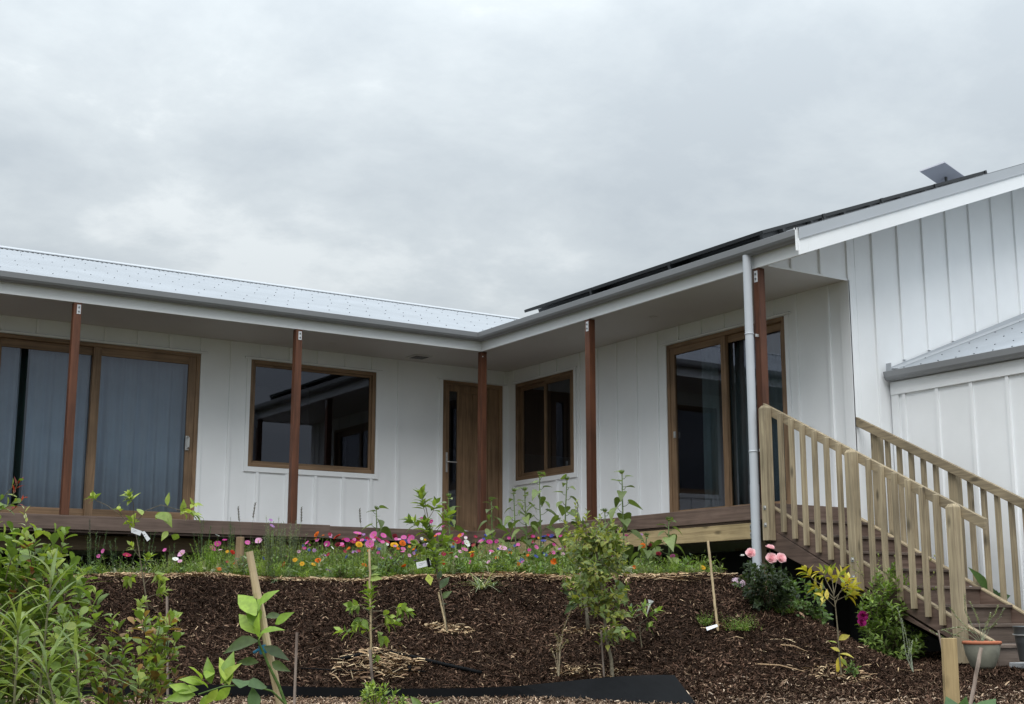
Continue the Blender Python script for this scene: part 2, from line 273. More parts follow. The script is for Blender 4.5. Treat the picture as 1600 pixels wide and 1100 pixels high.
straw('straw', 'small straw ring around the sapling with the white tag', [(GP(703, 985), .19, .13, 190, .10, .02)])
straw('straw', 'straw scattered around the foot of the dense bushy tree', [(GP(930, 1052), .3, .12, 110, .1, .02), (GP(920, 988), .22, .1, 110, .1, .02), (GP(888, 1050), .12, .1, 60, .09, .02)])
straw('straw', 'straw scattered at the foot of the yellow leaved sapling', [(GP(1315, 1056), .27, .19, 170, .1, .02), (GP(1215, 925), .3, .2, 60, .14, .02)])
straw('straw', 'loose straw beside the left sapling on the slope', [(GP(250, 985), .2, .1, 90, .1, .02), (GP(1120, 985), .1, .08, 30, .1, .02), (GP(1280, 1010), .8, .4, 60, .13, .02)])
# twigs
twl = [('long pale twig lying on the mulch right of the yellow sapling', (1180, 1040), (1258, 1052)), ('pale twig on the mulch below the label stake', (1220, 1010), (1262, 1021)), ('curved pale stick lying over the black pipe', (590, 1022), (650, 1040)), ('pale stick lying beside the straw ring', (515, 1055), (535, 1072))]
for lb, a, b in twl:
    A, B = GP(*a), GP(*b); m = MB(); m.tube([A+[0, 0, .012], (A+B)/2+[0, 0, .03], B+[0, 0, .012]], (.006, .003), 5, 0, (.36, .25, .15)); tag(m.build('twig', M['chip']), lb, 'twig')
# edging
m = MB(); top = []; bot = []
for t in np.linspace(-5, 1.12, 60):
    e = sstep(-.1, 1.12, t); wob = .03*math.sin(t*1.7)+.012*math.sin(t*5.1)
    st_ = 9.50+.10*e+wob*(1-e); sb = 9.495-.31*e+wob*(1-e); hgt = .078+.05*e+.012*math.sin(t*2.3)
    p = at_st(st_, t); p[2] = -1.655+hgt+.012*e; top.append(p); q = at_st(sb, t+.09*e); q[2] = terr_st(sb, t)-.03*(1-e)+.012*e; bot.append(q)
n = len(top); mid = [(a+b)/2+np.array([-syw, -cyw, 0])*.002 for a, b in zip(top, bot)]; V = top+mid+bot
m.add(V, [(i, i+1, n+i+1, n+i) for i in range(n-1)]+[(n+i, n+i+1, 2*n+i+1, 2*n+i) for i in range(n-1)]); o = m.build('garden_edging', M['black']); sm = o.modifiers.new('solid', 'SOLIDIFY'); sm.thickness = .005
tag(o, 'black plastic garden edging strip along the foot of the mulch slope', 'edging')
m = MB(); pts = [GP(a, b)+[0, 0, .022] for a, b in [(528, 1036), (548, 1031), (572, 1025), (610, 1024), (648, 1032), (690, 1042), (730, 1051), (752, 1056)]]; m.tube(pts, .013, 8); tag(m.build('irrigation_hose', M['black'], smooth=True), 'thick black irrigation hose lying over the straw ring', 'hose')
m = MB(); pts = [GP(a, b)+[0, 0, .018] for a, b in [(470, 1048), (520, 1051), (580, 1052), (640, 1052), (665, 1053)]]; m.tube(pts, .005, 6); m.tube([pts[-2]+[0, 0, -.01], pts[-2]+[0, 0, .035]], .012, 8); tag(m.build('drip_line', M['black'], smooth=True), 'thin black drip line with an emitter crossing the straw ring', 'drip line')
# paver by the stairs
m = MB(); m.box(.1, 1.75, -9.6, -8.17, -1.56, -1.485); tag(m.build('path', M['paver'], bevel=.006), kind='structure')
# ================================================================ HOUSE
house = thing('house', 'white board and batten house with a corner veranda and corrugated roof', 'house', (0, 0, 0))
def H(mb, name, mat, parent=house, **k): return mb.build(name, mat, parent, **k)
DEN = 2.24   # head height
YW = 1.2; XW = 1.2; GY = -5.6; BE = -6.18; WL = -13.
def wallx(m, x0, x1, y, th, z0, z1, holes):   # wall in plane y (front face at y, body behind)
    xs = sorted({x0, x1, *[h[0] for h in holes], *[h[1] for h in holes]}); xs = [x for x in xs if x0 <= x <= x1]
    for a, b in zip(xs, xs[1:]):
        hs = sorted([(h[2], h[3]) for h in holes if h[0] <= a+1e-6 and h[1] >= b-1e-6]); z = z0
        for ha, hb in hs:
            if ha > z+1e-4: m.box(a, b, y, y+th, z, ha)
            z = hb
        if z < z1: m.box(a, b, y, y+th, z, z1)
# openings
oA = (-7.3, -3.56, .02, 2.235); oB = (-2.86, -1.0, .81, 2.235); oC = (.085, 1.105, .02, 2.235)
oD = (-.51, .965, .81, 2.235); oE = (-4.63, -2.525, .02, 2.235)
m = MB(); wallx(m, WL, XW+.1, YW, .12, -.4, 2.6, [oA, oB, oC])
for k in range(-24, 8):
    x = -3.13+.4165*k+(-.005)
    segs = [(0., 2.45)]
    for (a, b, c, d) in (oA, oB, oC):
        if a-.085 < x < b+.085: segs = [(d+.030, 2.45)]+([(0., c-.075)] if c > .1 else [])
    if k in (7,): continue
    for a, b in segs: m.box(x-.021, x+.021, YW-.023, YW+.001, a, b)
m.box(XW-.06, XW+.002, YW-.02, YW+.003, 0, 2.45); H(m, 'wall', M['paint'], bevel=.0025)
m = MB()   # right veranda wall, plane x
T = MB(); wallx(T, GY, YW+.1, XW, .12, -.4, 2.6, [oD, oE])
def swap(mb):
    r = MB()
    for i, v in enumerate(mb.V): r.V.append(v[:, [1, 0, 2]])
    r.F = [f[::-1] for f in mb.F]; r.M = mb.M; r.C = mb.C; r.n = mb.n; return r
for y in [-.63-.42*0, -1.05, -1.473, -1.9, -2.33, -4.80, -5.30, .35, -.08, -2.75, -3.18, -3.6, -4.03, -4.45, 1.03]:
    segs = [(0., 2.45)]
    for (a, b, c, d) in (oD, oE):
        if a-.06 < y < b+.06: segs = [(d+.030, 2.45)]+([(0., c-.075)] if c > .1 else [])
    for a, b in segs: T.box(y-.021, y+.021, XW-.023, XW+.001, a, b)
T.box(GY-.02, GY+.07, XW-.02, XW+.001, -.4, 2.45)
H(swap(T), 'wall', M['paint'], bevel=.0025)
zs = lambda x: 2.401+.3674*(x+.134)       # gable soffit line
RX = 7.6                                   # ridge of right wing
m = MB(); m.prism([(XW+.12, -1.7), (2*RX, -1.7), (2*RX, 2.5), (RX, zs(RX)+.05), (XW+.12, zs(XW+.12)+.05)], 1, GY, GY+.12)
m.prism([(XW-.018, -1.7), (XW+.12, -1.7), (XW+.12, zs(XW+.12)+.05), (XW-.018, zs(XW-.018)+.05)], 1, GY+.003, GY+.117)
m.prism([(.031, 2.452), (XW, 2.452), (XW, zs(XW)+.05), (.031, zs(.031)+.05)], 1, GY, GY+.10)
for x in [.36, .785, 1.6, 2.02, 2.44, 2.86, 3.28, 3.70, 4.12, 4.54, 4.96, 5.38, 5.8, 6.22, 6.64, 7.06, 7.48]:
    zb = 2.455 if x < 1.2 else -1.6
    if x > 1.9: zb = 1.56+.358*(x-1.75)
    m.box(x-.02, x+.02, GY-.024, GY+.001, zb, zs(x)-.0)
m.box(XW-.018, XW+.05, GY-.02, GY+.001, -.6, zs(XW)); H(m, 'wall', M['paint'], bevel=.0025)
m = MB(); m.box(.031, XW-.02, GY-.012, GY-.001, 2.44, 2.462); H(m, 'trim_board', M['paint'])
# small side wing
SX = 1.78; m = MB(); m.box(SX, 8, -12, GY-.02, -1.7, 1.45); m.box(SX-.02, SX+.001, -5.72, -5.62, -1.6, 1.24)
for k in range(14): y = -5.79-.436*k; m.box(SX-.019, SX+.001, y-.02, y+.02, -1.6, 1.235)
H(m, 'wall', M['paint'], bevel=.0025)
m = MB(); m.box(SX-.03, SX-.001, -12, GY-.022, 1.235, 1.375); H(m, 'fascia', M['paint'], bevel=.003)
# corrugated roofs
def corr(m, o, along, up, n, length, pitch=.0762, amp=.008, t=None):
    o = np.array(o, float); along = np.array(along, float); up = np.array(up, float); nv = np.cross(along, up); nv /= np.linalg.norm(nv); 
    if nv[2] < 0: nv = -nv
    V = []; q = 6; k = n*q+1
    for i in range(k):
        u = i/q*pitch; h = amp*math.cos(2*math.pi*i/q); lo, hi = (0, length) if t is None else t(u)
        V += [o+along*u+up*lo+nv*h, o+along*u+up*hi+nv*h]
    m.add(V, [(2*i, 2*i+2, 2*i+3, 2*i+1) for i in range(k-1)], 0); return nv
def screws(m, o, along, up, nv, rows, ncol, pitch, amp=.008, skip=3, ok=lambda u, r: True):
    for ri, r in enumerate(rows):
        for c in range(ncol):
            u = c*skip*pitch+(ri*7 % 3)*pitch
            if not ok(u, r): continue
            p = np.array(o)+np.array(along)*u+np.array(up)*r+nv*(amp+.004)
            a = np.array(along)*.0055; b = np.array(up)*.0055; c3 = nv*.004
            m.hexa([p-a-b-c3, p+a-b-c3, p-a+b-c3, p+a+b-c3, p-a-b+c3, p+a-b+c3, p-a+b+c3, p+a+b+c3], 1)
pl = .31; RY = 5.6; zr = 2.66; u = np.array([0, 1, pl]); ul = np.linalg.norm(u); u = u/ul
m = MB(); nv = corr(m, (WL, -.10, zr), (1, 0, 0), u, 250, (RY+.1)*ul, t=lambda x: (max(0, (WL+x+.1)*1.0*ul), (RY+.1)*ul))
screws(m, (WL, -.10, zr), (1, 0, 0), u, nv, [.06, .9, 1.8, 2.7, 3.6, 4.5, 5.3], 62, .0762*1., skip=4, ok=lambda x, r: WL+x+.25 < r/ul)
H(m, 'roof', [M['roof'], M['screw']], smooth=False)
m = MB(); zrd = zr+pl*(RY+.1); m.prism([(RY-.20, zrd-.20*pl+.014), (RY-.20, zrd-.20*pl+.028), (RY-.03, zrd+.032), (RY+.03, zrd+.032), (RY+.2, zrd-.06), (RY+.2, zrd-.08), (RY, zrd+.012)], 0, WL, 6.2); 
for i in range(250): m.box(WL+.0762*i+.012, WL+.0762*i+.064, RY-.201, RY-.19, zrd-.2*pl-.014, zrd-.2*pl+.012, 1)
H(m, 'ridge_cap', [M['flash'], M['dark']])
m = MB(); m.prism([(RY, zrd-.03), (2*RY+1.5, zr-.5), (2*RY+1.5, -1), (2*RY+1.4, -1), (2*RY+1.4, zr-.6), (RY, zrd-.12)], 0, WL, 12); H(m, 'rear_roof', M['roof'])
pr = .3674; z0 = 2.655; u2 = np.array([1, 0, pr]); u2l = np.linalg.norm(u2); u2 = u2/u2l
m = MB(); nv2 = corr(m, (-.10, BE+.02, z0), (0, 1, 0), u2, 150, (RX+.1)*u2l, t=lambda y: (max(0, (BE+.02+y+.1)*u2l), (RX+.1)*u2l)); H(m, 'roof', [M['roof'], M['screw']])
m = MB(); zq = z0+pr*(RX+.1); m.prism([(RX-.02, zq-.02), (2*RX+.1, z0-.05), (2*RX+.1, z0-.12), (RX-.02, zq-.1)], 1, BE, 10); m.box(-.1+RX-.1, RX+.2, BE, 10, zq+.01, zq+.03); H(m, 'rear_roof', M['roof'])
# small wing roof
u3 = np.array([1, 0, .358]); u3 /= np.linalg.norm(u3); m = MB(); nv3 = corr(m, (SX-.10, -12, 1.478), (0, 1, 0), u3, 84, 4.2, t=lambda y: (0, 4.2 if y < 6.34 else 0.001))
screws(m, (SX-.10, -12, 1.478), (0, 1, 0), u3, nv3, [.08, .55, 1.15, 1.75, 2.35], 30, .0762, skip=3, ok=lambda x, r: x < 6.3); H(m, 'roof', [M['roof'], M['screw']])
m = MB(); zf = lambda x: 1.478+.358*(x-SX+.1)
m.prism([(SX-.03, zf(SX-.03)+.005), (5.6, zf(5.6)+.005), (5.6, zf(5.6)+.105), (SX-.03, zf(SX-.03)+.035)], 1, GY-.022, GY-.028); m.hexa([(SX-.03, GY-.15, zf(SX)-.002), (5.6, GY-.15, zf(5.6)+.012), (SX-.03, GY-.028, zf(SX)+.01), (5.6, GY-.028, zf(5.6)+.022), (SX-.03, GY-.15, zf(SX)+.004), (5.6, GY-.15, zf(5.6)+.018), (SX-.03, GY-.028, zf(SX)+.014), (5.6, GY-.028, zf(5.6)+.026)])
m.box(SX-.075, SX-.068, GY-.09, GY-.02, 1.49, 1.58); H(m, 'flashing', M['flash'])
# gutters
gp = [(0, 2.672), (0, 2.585), (.03, 2.577), (.085, 2.577), (.118, 2.590), (.135, 2.615), (.146, 2.675), (.138, 2.679), (.132, 2.672), (.122, 2.62), (.09, 2.592), (.01, 2.592), (.01, 2.672)]
n = len(gp)
m = MB(); V = [(WL, -d, z) for d, z in gp]+[(-d, -d, z) for d, z in gp]; m.add(V, [(i, (i+1) % n, (i+1) % n+n, i+n) for i in range(n)]); H(m, 'gutter', M['gutter'])
m = MB(); V = [(-d, -d, z) for d, z in gp]+[(-d, BE, z) for d, z in gp]; m.add(V, [(i, (i+1) % n, (i+1) % n+n, i+n) for i in range(n)]); m.add([(-d, BE-.004, z) for d, z in gp[:7]]+[(-d, BE, z) for d, z in gp[:7]], [tuple(range(7)), tuple(range(13, 6, -1))]+[(i, i+7, (i+1) % 7+7, (i+1) % 7) for i in range(7)])
H(m, 'gutter', M['gutter'])
m = MB(); m.box(-.152, 0.0, BE-.012, BE-.005, 2.45, 2.685); m.box(-.152, -.140, BE-.012, BE+.01, 2.665, 2.686); H(m, 'gutter_end_trim', M['paint'])
m = MB(); dz = 1.485-2.679; V = [(SX-.0-d*.95, GY-.03, z+dz) for d, z in gp]+[(SX-d*.95, -12, z+dz) for d, z in gp]; m.add(V, [(i, (i+1) % n, (i+1) % n+n, i+n) for i in range(n)]); H(m, 'gutter', M['gutter'])
# fascias
m = MB(); m.box(WL, -.0, 0, .03, 2.45, 2.645); m.box(WL, .0, -.002, 0, 2.574, 2.577); H(m, 'fascia', M['paint'], bevel=.003)
m = MB(); m.box(0, .03, BE+.0, .03, 2.45, 2.645); H(m, 'fascia', M['paint'], bevel=.003)
# barge board with metal barge flashing
def bline(x, off): return zs(x)+off
m = MB(); m.prism([(-.0, bline(-.0, 0)), (RX, bline(RX, 0)), (RX, bline(RX, .168)), (-.0, bline(0, .168))], 1, BE-.03, BE-.004); m.prism([(-.125, bline(-.125, 0)), (-.0, bline(0, 0)), (-.0, bline(0, .168)), (-.125, bline(-.125, .168))], 1, BE-.03, BE-.013); H(m, 'barge_board', M['paint'], bevel=.003)
m = MB(); m.prism([(-.125, bline(-.125, .160)), (RX, bline(RX, .160)), (RX, bline(RX, .282)), (-.125, bline(-.125, .282))], 1, BE-.036, BE-.031); m.prism([(-.125, bline(-.125, .160)), (RX, bline(RX, .160)), (RX, bline(RX, .172)), (-.125, bline(-.125, .172))], 1, BE-.044, BE-.036)
m.hexa([(-.125, BE-.036, bline(-.125, .278)), (RX, BE-.036, bline(RX, .278)), (-.125, BE+.14, bline(-.125, .278)), (RX, BE+.14, bline(RX, .278)), (-.125, BE-.036, bline(-.125, .284)), (RX, BE-.036, bline(RX, .284)), (-.125, BE+.14, bline(-.125, .284)), (RX, BE+.14, bline(RX, .284))]); H(m, 'barge_flashing', M['flash'])
# soffits
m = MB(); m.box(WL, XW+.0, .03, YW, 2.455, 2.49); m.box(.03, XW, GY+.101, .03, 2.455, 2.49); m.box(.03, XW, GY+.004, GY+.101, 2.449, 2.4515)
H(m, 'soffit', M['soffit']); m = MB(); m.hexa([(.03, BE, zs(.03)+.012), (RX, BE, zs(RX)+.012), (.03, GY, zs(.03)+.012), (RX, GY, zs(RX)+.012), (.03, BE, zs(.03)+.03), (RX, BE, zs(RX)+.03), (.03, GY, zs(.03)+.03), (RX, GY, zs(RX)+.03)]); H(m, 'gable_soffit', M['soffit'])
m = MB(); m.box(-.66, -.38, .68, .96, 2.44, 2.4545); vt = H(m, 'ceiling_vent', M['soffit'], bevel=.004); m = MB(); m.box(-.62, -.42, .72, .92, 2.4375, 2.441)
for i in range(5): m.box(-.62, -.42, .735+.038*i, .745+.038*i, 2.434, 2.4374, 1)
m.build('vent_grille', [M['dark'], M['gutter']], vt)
for (x, y) in [(-1.95, .62), (.6, -3.0)]:
    m = MB(); m.lathe([(.0, 2.4525), (.035, 2.4525), (.04, 2.4545), (.05, 2.4545), (.055, 2.451), (.05, 2.4485), (.037, 2.449), (.035, 2.4525)], (x, y, 0), 20); H(m, 'downlight', M['soffit'], smooth=True)
# interior closing: ceiling and back walls, floors
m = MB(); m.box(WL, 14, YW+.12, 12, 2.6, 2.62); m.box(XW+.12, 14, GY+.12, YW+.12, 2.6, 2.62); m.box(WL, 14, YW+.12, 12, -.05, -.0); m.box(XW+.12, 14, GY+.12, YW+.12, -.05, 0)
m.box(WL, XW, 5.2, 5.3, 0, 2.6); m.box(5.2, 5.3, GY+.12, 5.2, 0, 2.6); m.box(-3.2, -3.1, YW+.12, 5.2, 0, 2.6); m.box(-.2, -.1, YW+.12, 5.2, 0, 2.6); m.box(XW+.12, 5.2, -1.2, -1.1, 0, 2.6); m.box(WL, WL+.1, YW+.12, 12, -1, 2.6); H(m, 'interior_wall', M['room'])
# windows and doors -------------------------------------------------
def frame_rect(m, a, b, c, d, y0, y1, w, wb=None, mv=0, mh=0, ax='x'):
    wb = w if wb is None else wb
    m.box(a, a+w, y0, y1, c, d, mv); m.box(b-w, b, y0, y1, c, d, mv); m.box(a+w, b-w, y0, y1, d-w, d, mh); m.box(a+w, b-w, y0, y1, c, c+wb, mh)
def opening(name, o, base, divs, plane, trim=True, sill=True, parent=house, panes=(), sash=.075, fw=.05):
    a, b, c, d = o; fix = (lambda mb: mb) if plane == 'y' else swap; P = YW if plane == 'y' else XW; hm = M['frameh'] if plane == 'y' else M['framey']
    m = MB(); frame_rect(m, a, b, c, d, P-.012, P+.10, fw, .05, 0, 1)
    for s in divs: m.box(s-.014, s+.014, P+.012, P+.095, c+.05, d-fw, 0)
    f = fix(m).build(name, [M['frame'], hm], parent, bevel=.003)
    if trim:
        w = .055
        for bx in [(a-w, a-.003, c-(.07 if sill else .02), d+.005), (b+.003, b+w, c-(.07 if sill else .02), d+.005)]+([(a-.003, b+.003, c-.07, c-.004)] if sill else []): m = MB(); m.box(bx[0], bx[1], P-.022, P+.001, bx[2], bx[3]); fix(m).build('trim', M['paint'], f, bevel=.002)
    m = MB(); m.box(a-.09, b+.09, P-.040, P+.001, d+.010, d+.028); m.box(a-.09, b+.09, P-.030, P+.001, d+.0285, d+.033, 1); m.box(a-.09, b+.09, P-.034, P-.030, d+.004, d+.012); fix(m).build('head_flashing', [M['paint'], M['gutter']], f)  # dark upper strip paints in the shadow gap over the flashing
    for (pa, pb, dep, glz) in panes:
        m = MB(); frame_rect(m, pa, pb, c+.05, d-fw, P+dep, P+dep+.045, sash, sash+.0, 0, 1); sh = fix(m).build('sash', [M['frame'], hm], f, bevel=.003)
        m = MB(); m.box(pa+sash-.004, pb-sash+.004, P+dep+.02, P+dep+.026, c+.05+sash-.004, d-fw-sash+.004); fix(m).build('pane', M['glass'], f)
    return f
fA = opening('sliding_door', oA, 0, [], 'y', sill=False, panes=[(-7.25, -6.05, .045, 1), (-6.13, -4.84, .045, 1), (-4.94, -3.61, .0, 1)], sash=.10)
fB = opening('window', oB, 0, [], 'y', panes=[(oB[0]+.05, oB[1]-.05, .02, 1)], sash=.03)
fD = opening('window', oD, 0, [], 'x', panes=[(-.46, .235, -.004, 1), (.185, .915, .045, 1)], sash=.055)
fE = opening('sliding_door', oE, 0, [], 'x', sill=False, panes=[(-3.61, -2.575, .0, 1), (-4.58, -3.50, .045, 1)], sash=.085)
m = MB(); m.box(-3.715, -3.672, YW-.02, YW-.001, .965, 1.15); m.tube([(-3.69, YW-.03, .985), (-3.69, YW-.075, 1.0), (-3.69, YW-.075, 1.12), (-3.69, YW-.03, 1.135)], .011, 8); m.build('handle', M['steel'], fA, bevel=.004)
m = MB(); m.box(XW-.024, XW-.004, -2.672, -2.640, 1.05, 1.13); m.build('handle', M['steel'], fE, bevel=.003)
# front door
a, b, c, d = oC; m = MB(); frame_rect(m, a, b, c, d, YW-.012, YW+.10, .055, .03, 0, 1); fC = m.build('front_door', [M['frame'], M['frameh']], house, bevel=.003)

for xa, xb in ((a-.06, a-.003), (b+.003, b+.04)): m = MB(); m.box(xa, xb, YW-.022, YW+.001, 0, d+.005); m.build('trim', M['paint'], fC, bevel=.002)
m = MB(); m.box(a-.09, b+.06, YW-.040, YW+.001, d+.010, d+.028); m.build('head_flashing', M['paint'], fC)
m = MB(); la, lb, lc, ld = a+.055, b-.055, .05, d-.055; gx0, gx1 = .205, .345
m.box(la, gx0, YW+.01, YW+.055, lc, ld); m.box(gx0, gx1, YW+.01, YW+.055, 2.085, ld); m.box(gx0, gx1, YW+.01, YW+.055, lc, .13)
xs = [gx1, .43, .60, .77, .87, lb]
for i in range(5): m.box(xs[i]+(.004 if i else 0), xs[i+1]-(.0 if i < 4 else 0), YW+(.010 if i in (0, 4) else .018), YW+.055, lc if i in (0, 4) else .13, ld if i in (0, 4) else 2.07)
m.box(.43, .87, YW+.010, YW+.055, 2.07, ld); m.box(.43, .87, YW+.010, YW+.055, lc, .13); m.box(gx1, lb, YW+.04, YW+.05, lc, ld); m.build('door_leaf', M['frame'], fC, bevel=.004)
m = MB(); m.box(gx0-.003, gx1+.003, YW+.03, YW+.036, .127, 2.088); m.build('pane', M['glass'], fC)
m = MB(); m.box(.135, .178, YW-.004, YW+.011, .90, 1.185); m.tube([(.156, YW, 1.045), (.156, YW-.05, 1.045), (.17, YW-.055, 1.045), (.30, YW-.055, 1.045)], .009, 8); m.tube([(.156, YW, 1.12), (.156, YW-.012, 1.12)], .014, 10, 0); m.build('handle', M['steel'], fC, bevel=.003)
# veranda posts with steel brackets
def post(x, y, zb=0, side='y'):
    m = MB(); m.box(x, x+.09, y, y+.09, zb, 2.449); p = m.build('veranda_post', M['post'], house, bevel=.004); m = MB()
    if side == 'y':
        m.box(x+.034, x+.078, y-.004, y-.0005, 2.315, 2.425)
        for z in (2.345, 2.395): m.tube([(x+.056, y-.004, z), (x+.056, y-.012, z)], .010, 6, 1)
    elif side == 'x':
        m.box(x-.004, x-.0005, y+.012, y+.062, 2.30, 2.42)
        for z in (2.335, 2.385): m.tube([(x-.004, y+.037, z), (x-.012, y+.037, z)], .012, 6, 1)
    else: m.tube([(x+.02, y-.001, 2.38), (x+.02, y-.006, 2.38)], .008, 6, 0)
    m.build('bracket', [M['white'], M['screw']], p)
post(-5.53, 0); post(-2.755, 0); post(0, 0, -.9, 'c'); post(0, -2.505, 0, 'x'); post(0, -5.485, 0, 'x')
# downpipe
m = MB(); px, pyy = -.075, -5.40; m.tube([(px, pyy, 2.585-.3*i) for i in range(9)], .044, 24, cap=False); m.tube([(px, pyy, .19-.3*i) for i in range(6)], .0475, 24, cap=False); m.lathe([(.044, .19), (.0475, .19)], (px, pyy, 0), 24)
for z in (.52, 1.74): m.lathe([(.044, z), (.0485, z+.002), (.0485, z+.014), (.044, z+.016)], (px, pyy, 0), 24)
dp = H(m, 'downpipe', M['pvc'], smooth=False); dp.data.polygons.foreach_set('use_smooth', [len(p.vertices) == 4 for p in dp.data.polygons])
for z in (1.715, .525): m = MB(); m.box(px+.03, px+.08, pyy-.062, pyy-.052, z, z+.028); m.build('pipe_bracket', M['steel'], dp)
# ---------------------------------------------------------------- things inside
def curtain(name, label, a, b, z0, z1, P, axis, mat, amp=.042, wl=.15):
    n = int((b-a)/.012); V = []; r = random.Random(int(a*100)); ph = [r.uniform(0, 6) for _ in range(4)]
    for i in range(n+1):
        u = a+(b-a)*i/n
        for j, z in enumerate((z1, (z1+z0)/2, z0)):
            d = P+amp*(math.sin(u*6.283/wl+ph[0]+.6*math.sin(u*3.1+ph[1]))*.7+.4*math.sin(u*6.283/wl*1.7+ph[2]))*(.6+.2*j)
            V.append((u, d, z) if axis == 'y' else (d, u, z))
    m = MB(); m.add(V, [(3*i+j, 3*i+3+j, 3*i+4+j, 3*i+1+j) for i in range(n) for j in (0, 1)]); o = m.build(name, mat, smooth=True); sm = o.modifiers.new('solid', 'SOLIDIFY'); sm.thickness = .003
    tag(o, label, 'curtain', 'curtains behind the glass')
curtain('curtain', 'wide blue grey curtain behind the left sliding door, right of the dark gap', -5.66, -3.5, .02, 2.2, YW+.20, 'y', M['curtain'])
curtain('curtain', 'blue grey curtain at the far left edge of the photo behind the sliding door', -7.4, -5.76, .02, 2.2, YW+.20, 'y', M['curtain'])
curtain('curtain', 'dark green curtain strip showing in the gap of the left sliding door', -6.1, -5.4, .02, 2.2, YW+.30, 'y', M['blind'])
curtain('curtain', 'narrow grey green curtain behind the fixed half of the right sliding door', -3.30, -3.0, .02, 2.2, XW+.165, 'x', M['curtain2'], .03, .1)
curtain('curtain', 'bunched grey green curtain at the inner edge of the right sliding door', -4.5, -3.40, .02, 2.2, XW+.18, 'x', M['curtain2'], .04, .14)
# ================================================================ DECK
deck = thing('deck', 'weathered hardwood veranda deck with a pine bearer around the house corner', 'deck', (0, 0, 0))
m = MB(); m.box(.005, XW, -5.50, 0.19, -.022, -.001); m.box(-2.2, XW, .195, YW, -.022, -.001); m.box(WL, -2.2, .035, YW, -.022, -.001); m.build('deck_boards', M['deckx'], deck)
def brd(name, mat, *bx, bevel=.004): m = MB(); m.box(*bx); return m.build(name, mat, deck, bevel=bevel)
brd('fascia_board', M['deckx'], WL, -2.215, -.005, .03, -.16, -.0); brd('fascia_board', M['deckx'], -2.21, .0, .16, .19, -.16, .0)
brd('fascia_board', M['decky'], -.03, .0, -5.34, .19, -.155, .0); brd('fascia_board', M['decky'], -.045, -.01, -5.51, -5.425, -.165, -.02); brd('fascia_board', M['deckx'], .0, XW, -5.53, -5.502, -.16, 0)
brd('lower_board', M['deckx'], WL, -2.4, .02, .05, -.19, -.163); brd('lower_board', M['decky'], -.01, .02, -5.34, .1, -.178, -.158)
br = brd('bearer', M['bearer'], -.012, .033, -5.33, .05, -.345, -.182); brd('bearer', M['bearerx'], WL, -.2, .30, .345, -.37, -.2)
m = MB()
for z in (-.225, -.305): m.box(-.022, -.0125, -5.30, -5.255, z-.03, z+.03); m.tube([(-.022, -5.277, z), (-.032, -5.277, z)], .012, 6, 1)
m.build('bolt', [M['steel'], M['screw']], br)
for x, y in [(-4.1, .4), (-1.0, .4), (-7, .4), (.3, -2.6), (.06, -5.30), (1.0, -4)]: brd('deck_stump', M['pine'], x-.05, x+.05, y-.05, y+.05, -1.7, -.37)
for k in range(14): brd('joist', M['bearerx'], WL+.9*k+.2, WL+.9*k+.245, .36, YW, -.2, -.03, bevel=0)
m = MB(); m.box(.9, .92, -5.4, YW, -1.7, -.4); m.box(WL, .9, 1.0, 1.02, -1.7, -.4); m.box(.9, 1.19, -5.48, -5.46, -1.7, -.4); m.box(.9, .92, -5.48, -5.4, -1.7, -.4); m.prism([(-5.48, -.5), (-8.0, -1.75), (-5.48, -1.75)], 0, 1.118, 1.126); m.build('added_dark_screen', M['dark'], deck)  # added dark sheets hide the wall, standing in for shade under deck and stairs
# ================================================================ STAIRS
stairs = thing('staircase', 'timber staircase with treated pine balustrades leading down from the deck', 'staircase', (.6, -6.8, -1.5))
def SB(name, mb, mat, bevel=.004, parent=stairs): return mb.build(name, mat, parent, bevel=bevel)
sl_ = .505; Ln = lambda y, off: sl_*(y+5.6)+off
def stringer(x0, x1, off, y1=-8.1):
    for (o0, o1, mt) in ((off, off-.215, M['decky']), (off-.219, off-.42, M['decky'])):
        m = MB(); pts = [(-5.53, Ln(-5.53, o0)), (y1, Ln(y1, o0)), (y1, max(-1.52, Ln(y1, o1))), (-5.53, Ln(-5.53, o1))]; m.prism(pts, 0, x0, x1); SB('stringer', m, mt)
    m = MB(); m.prism([(-5.53, Ln(-5.53, off)+.0), (y1, Ln(y1, off)), (y1, Ln(y1, off+.022)), (-5.53, Ln(-5.53, off+.022))], 0, x0-.004, x1+.004); SB('stringer_cap', m, M['piney'])
stringer(.003, .048, -.072); stringer(1.13, 1.175, -.10)
r_, g_ = .168, .333
for k in range(1, 9):
    y = -5.46-k*g_; z = -k*r_; m = MB(); m.box(.05, 1.128, y-.012, y+.165, z-.028, z); m.box(.05, 1.128, y+.17, y+g_, z-.028, z); SB('tread', m, M['step'], .005)
    m = MB(); m.box(.05, 1.128, y+.012, y+.034, z-r_+.001 if k < 8 else -1.52, z-.029); SB('riser', m, M['step'] if k > 5 else M['deckx'])
m = MB(); m.box(.05, 1.128, -5.46-.012-.0, -5.448, -.168+.001, -.03); m.box(.05, 1.128, -5.56, -5.531, -.168, -.001); SB('riser', m, M['deckx'])
for k in (1, 3, 5, 7):
    m = MB(); m.lathe([(0, 0), (.012, 0), (.012, -.004)], (1.05, -5.46-k*g_+.05, -k*r_+.005), 10); SB('step_light', m, M['white'], 0)
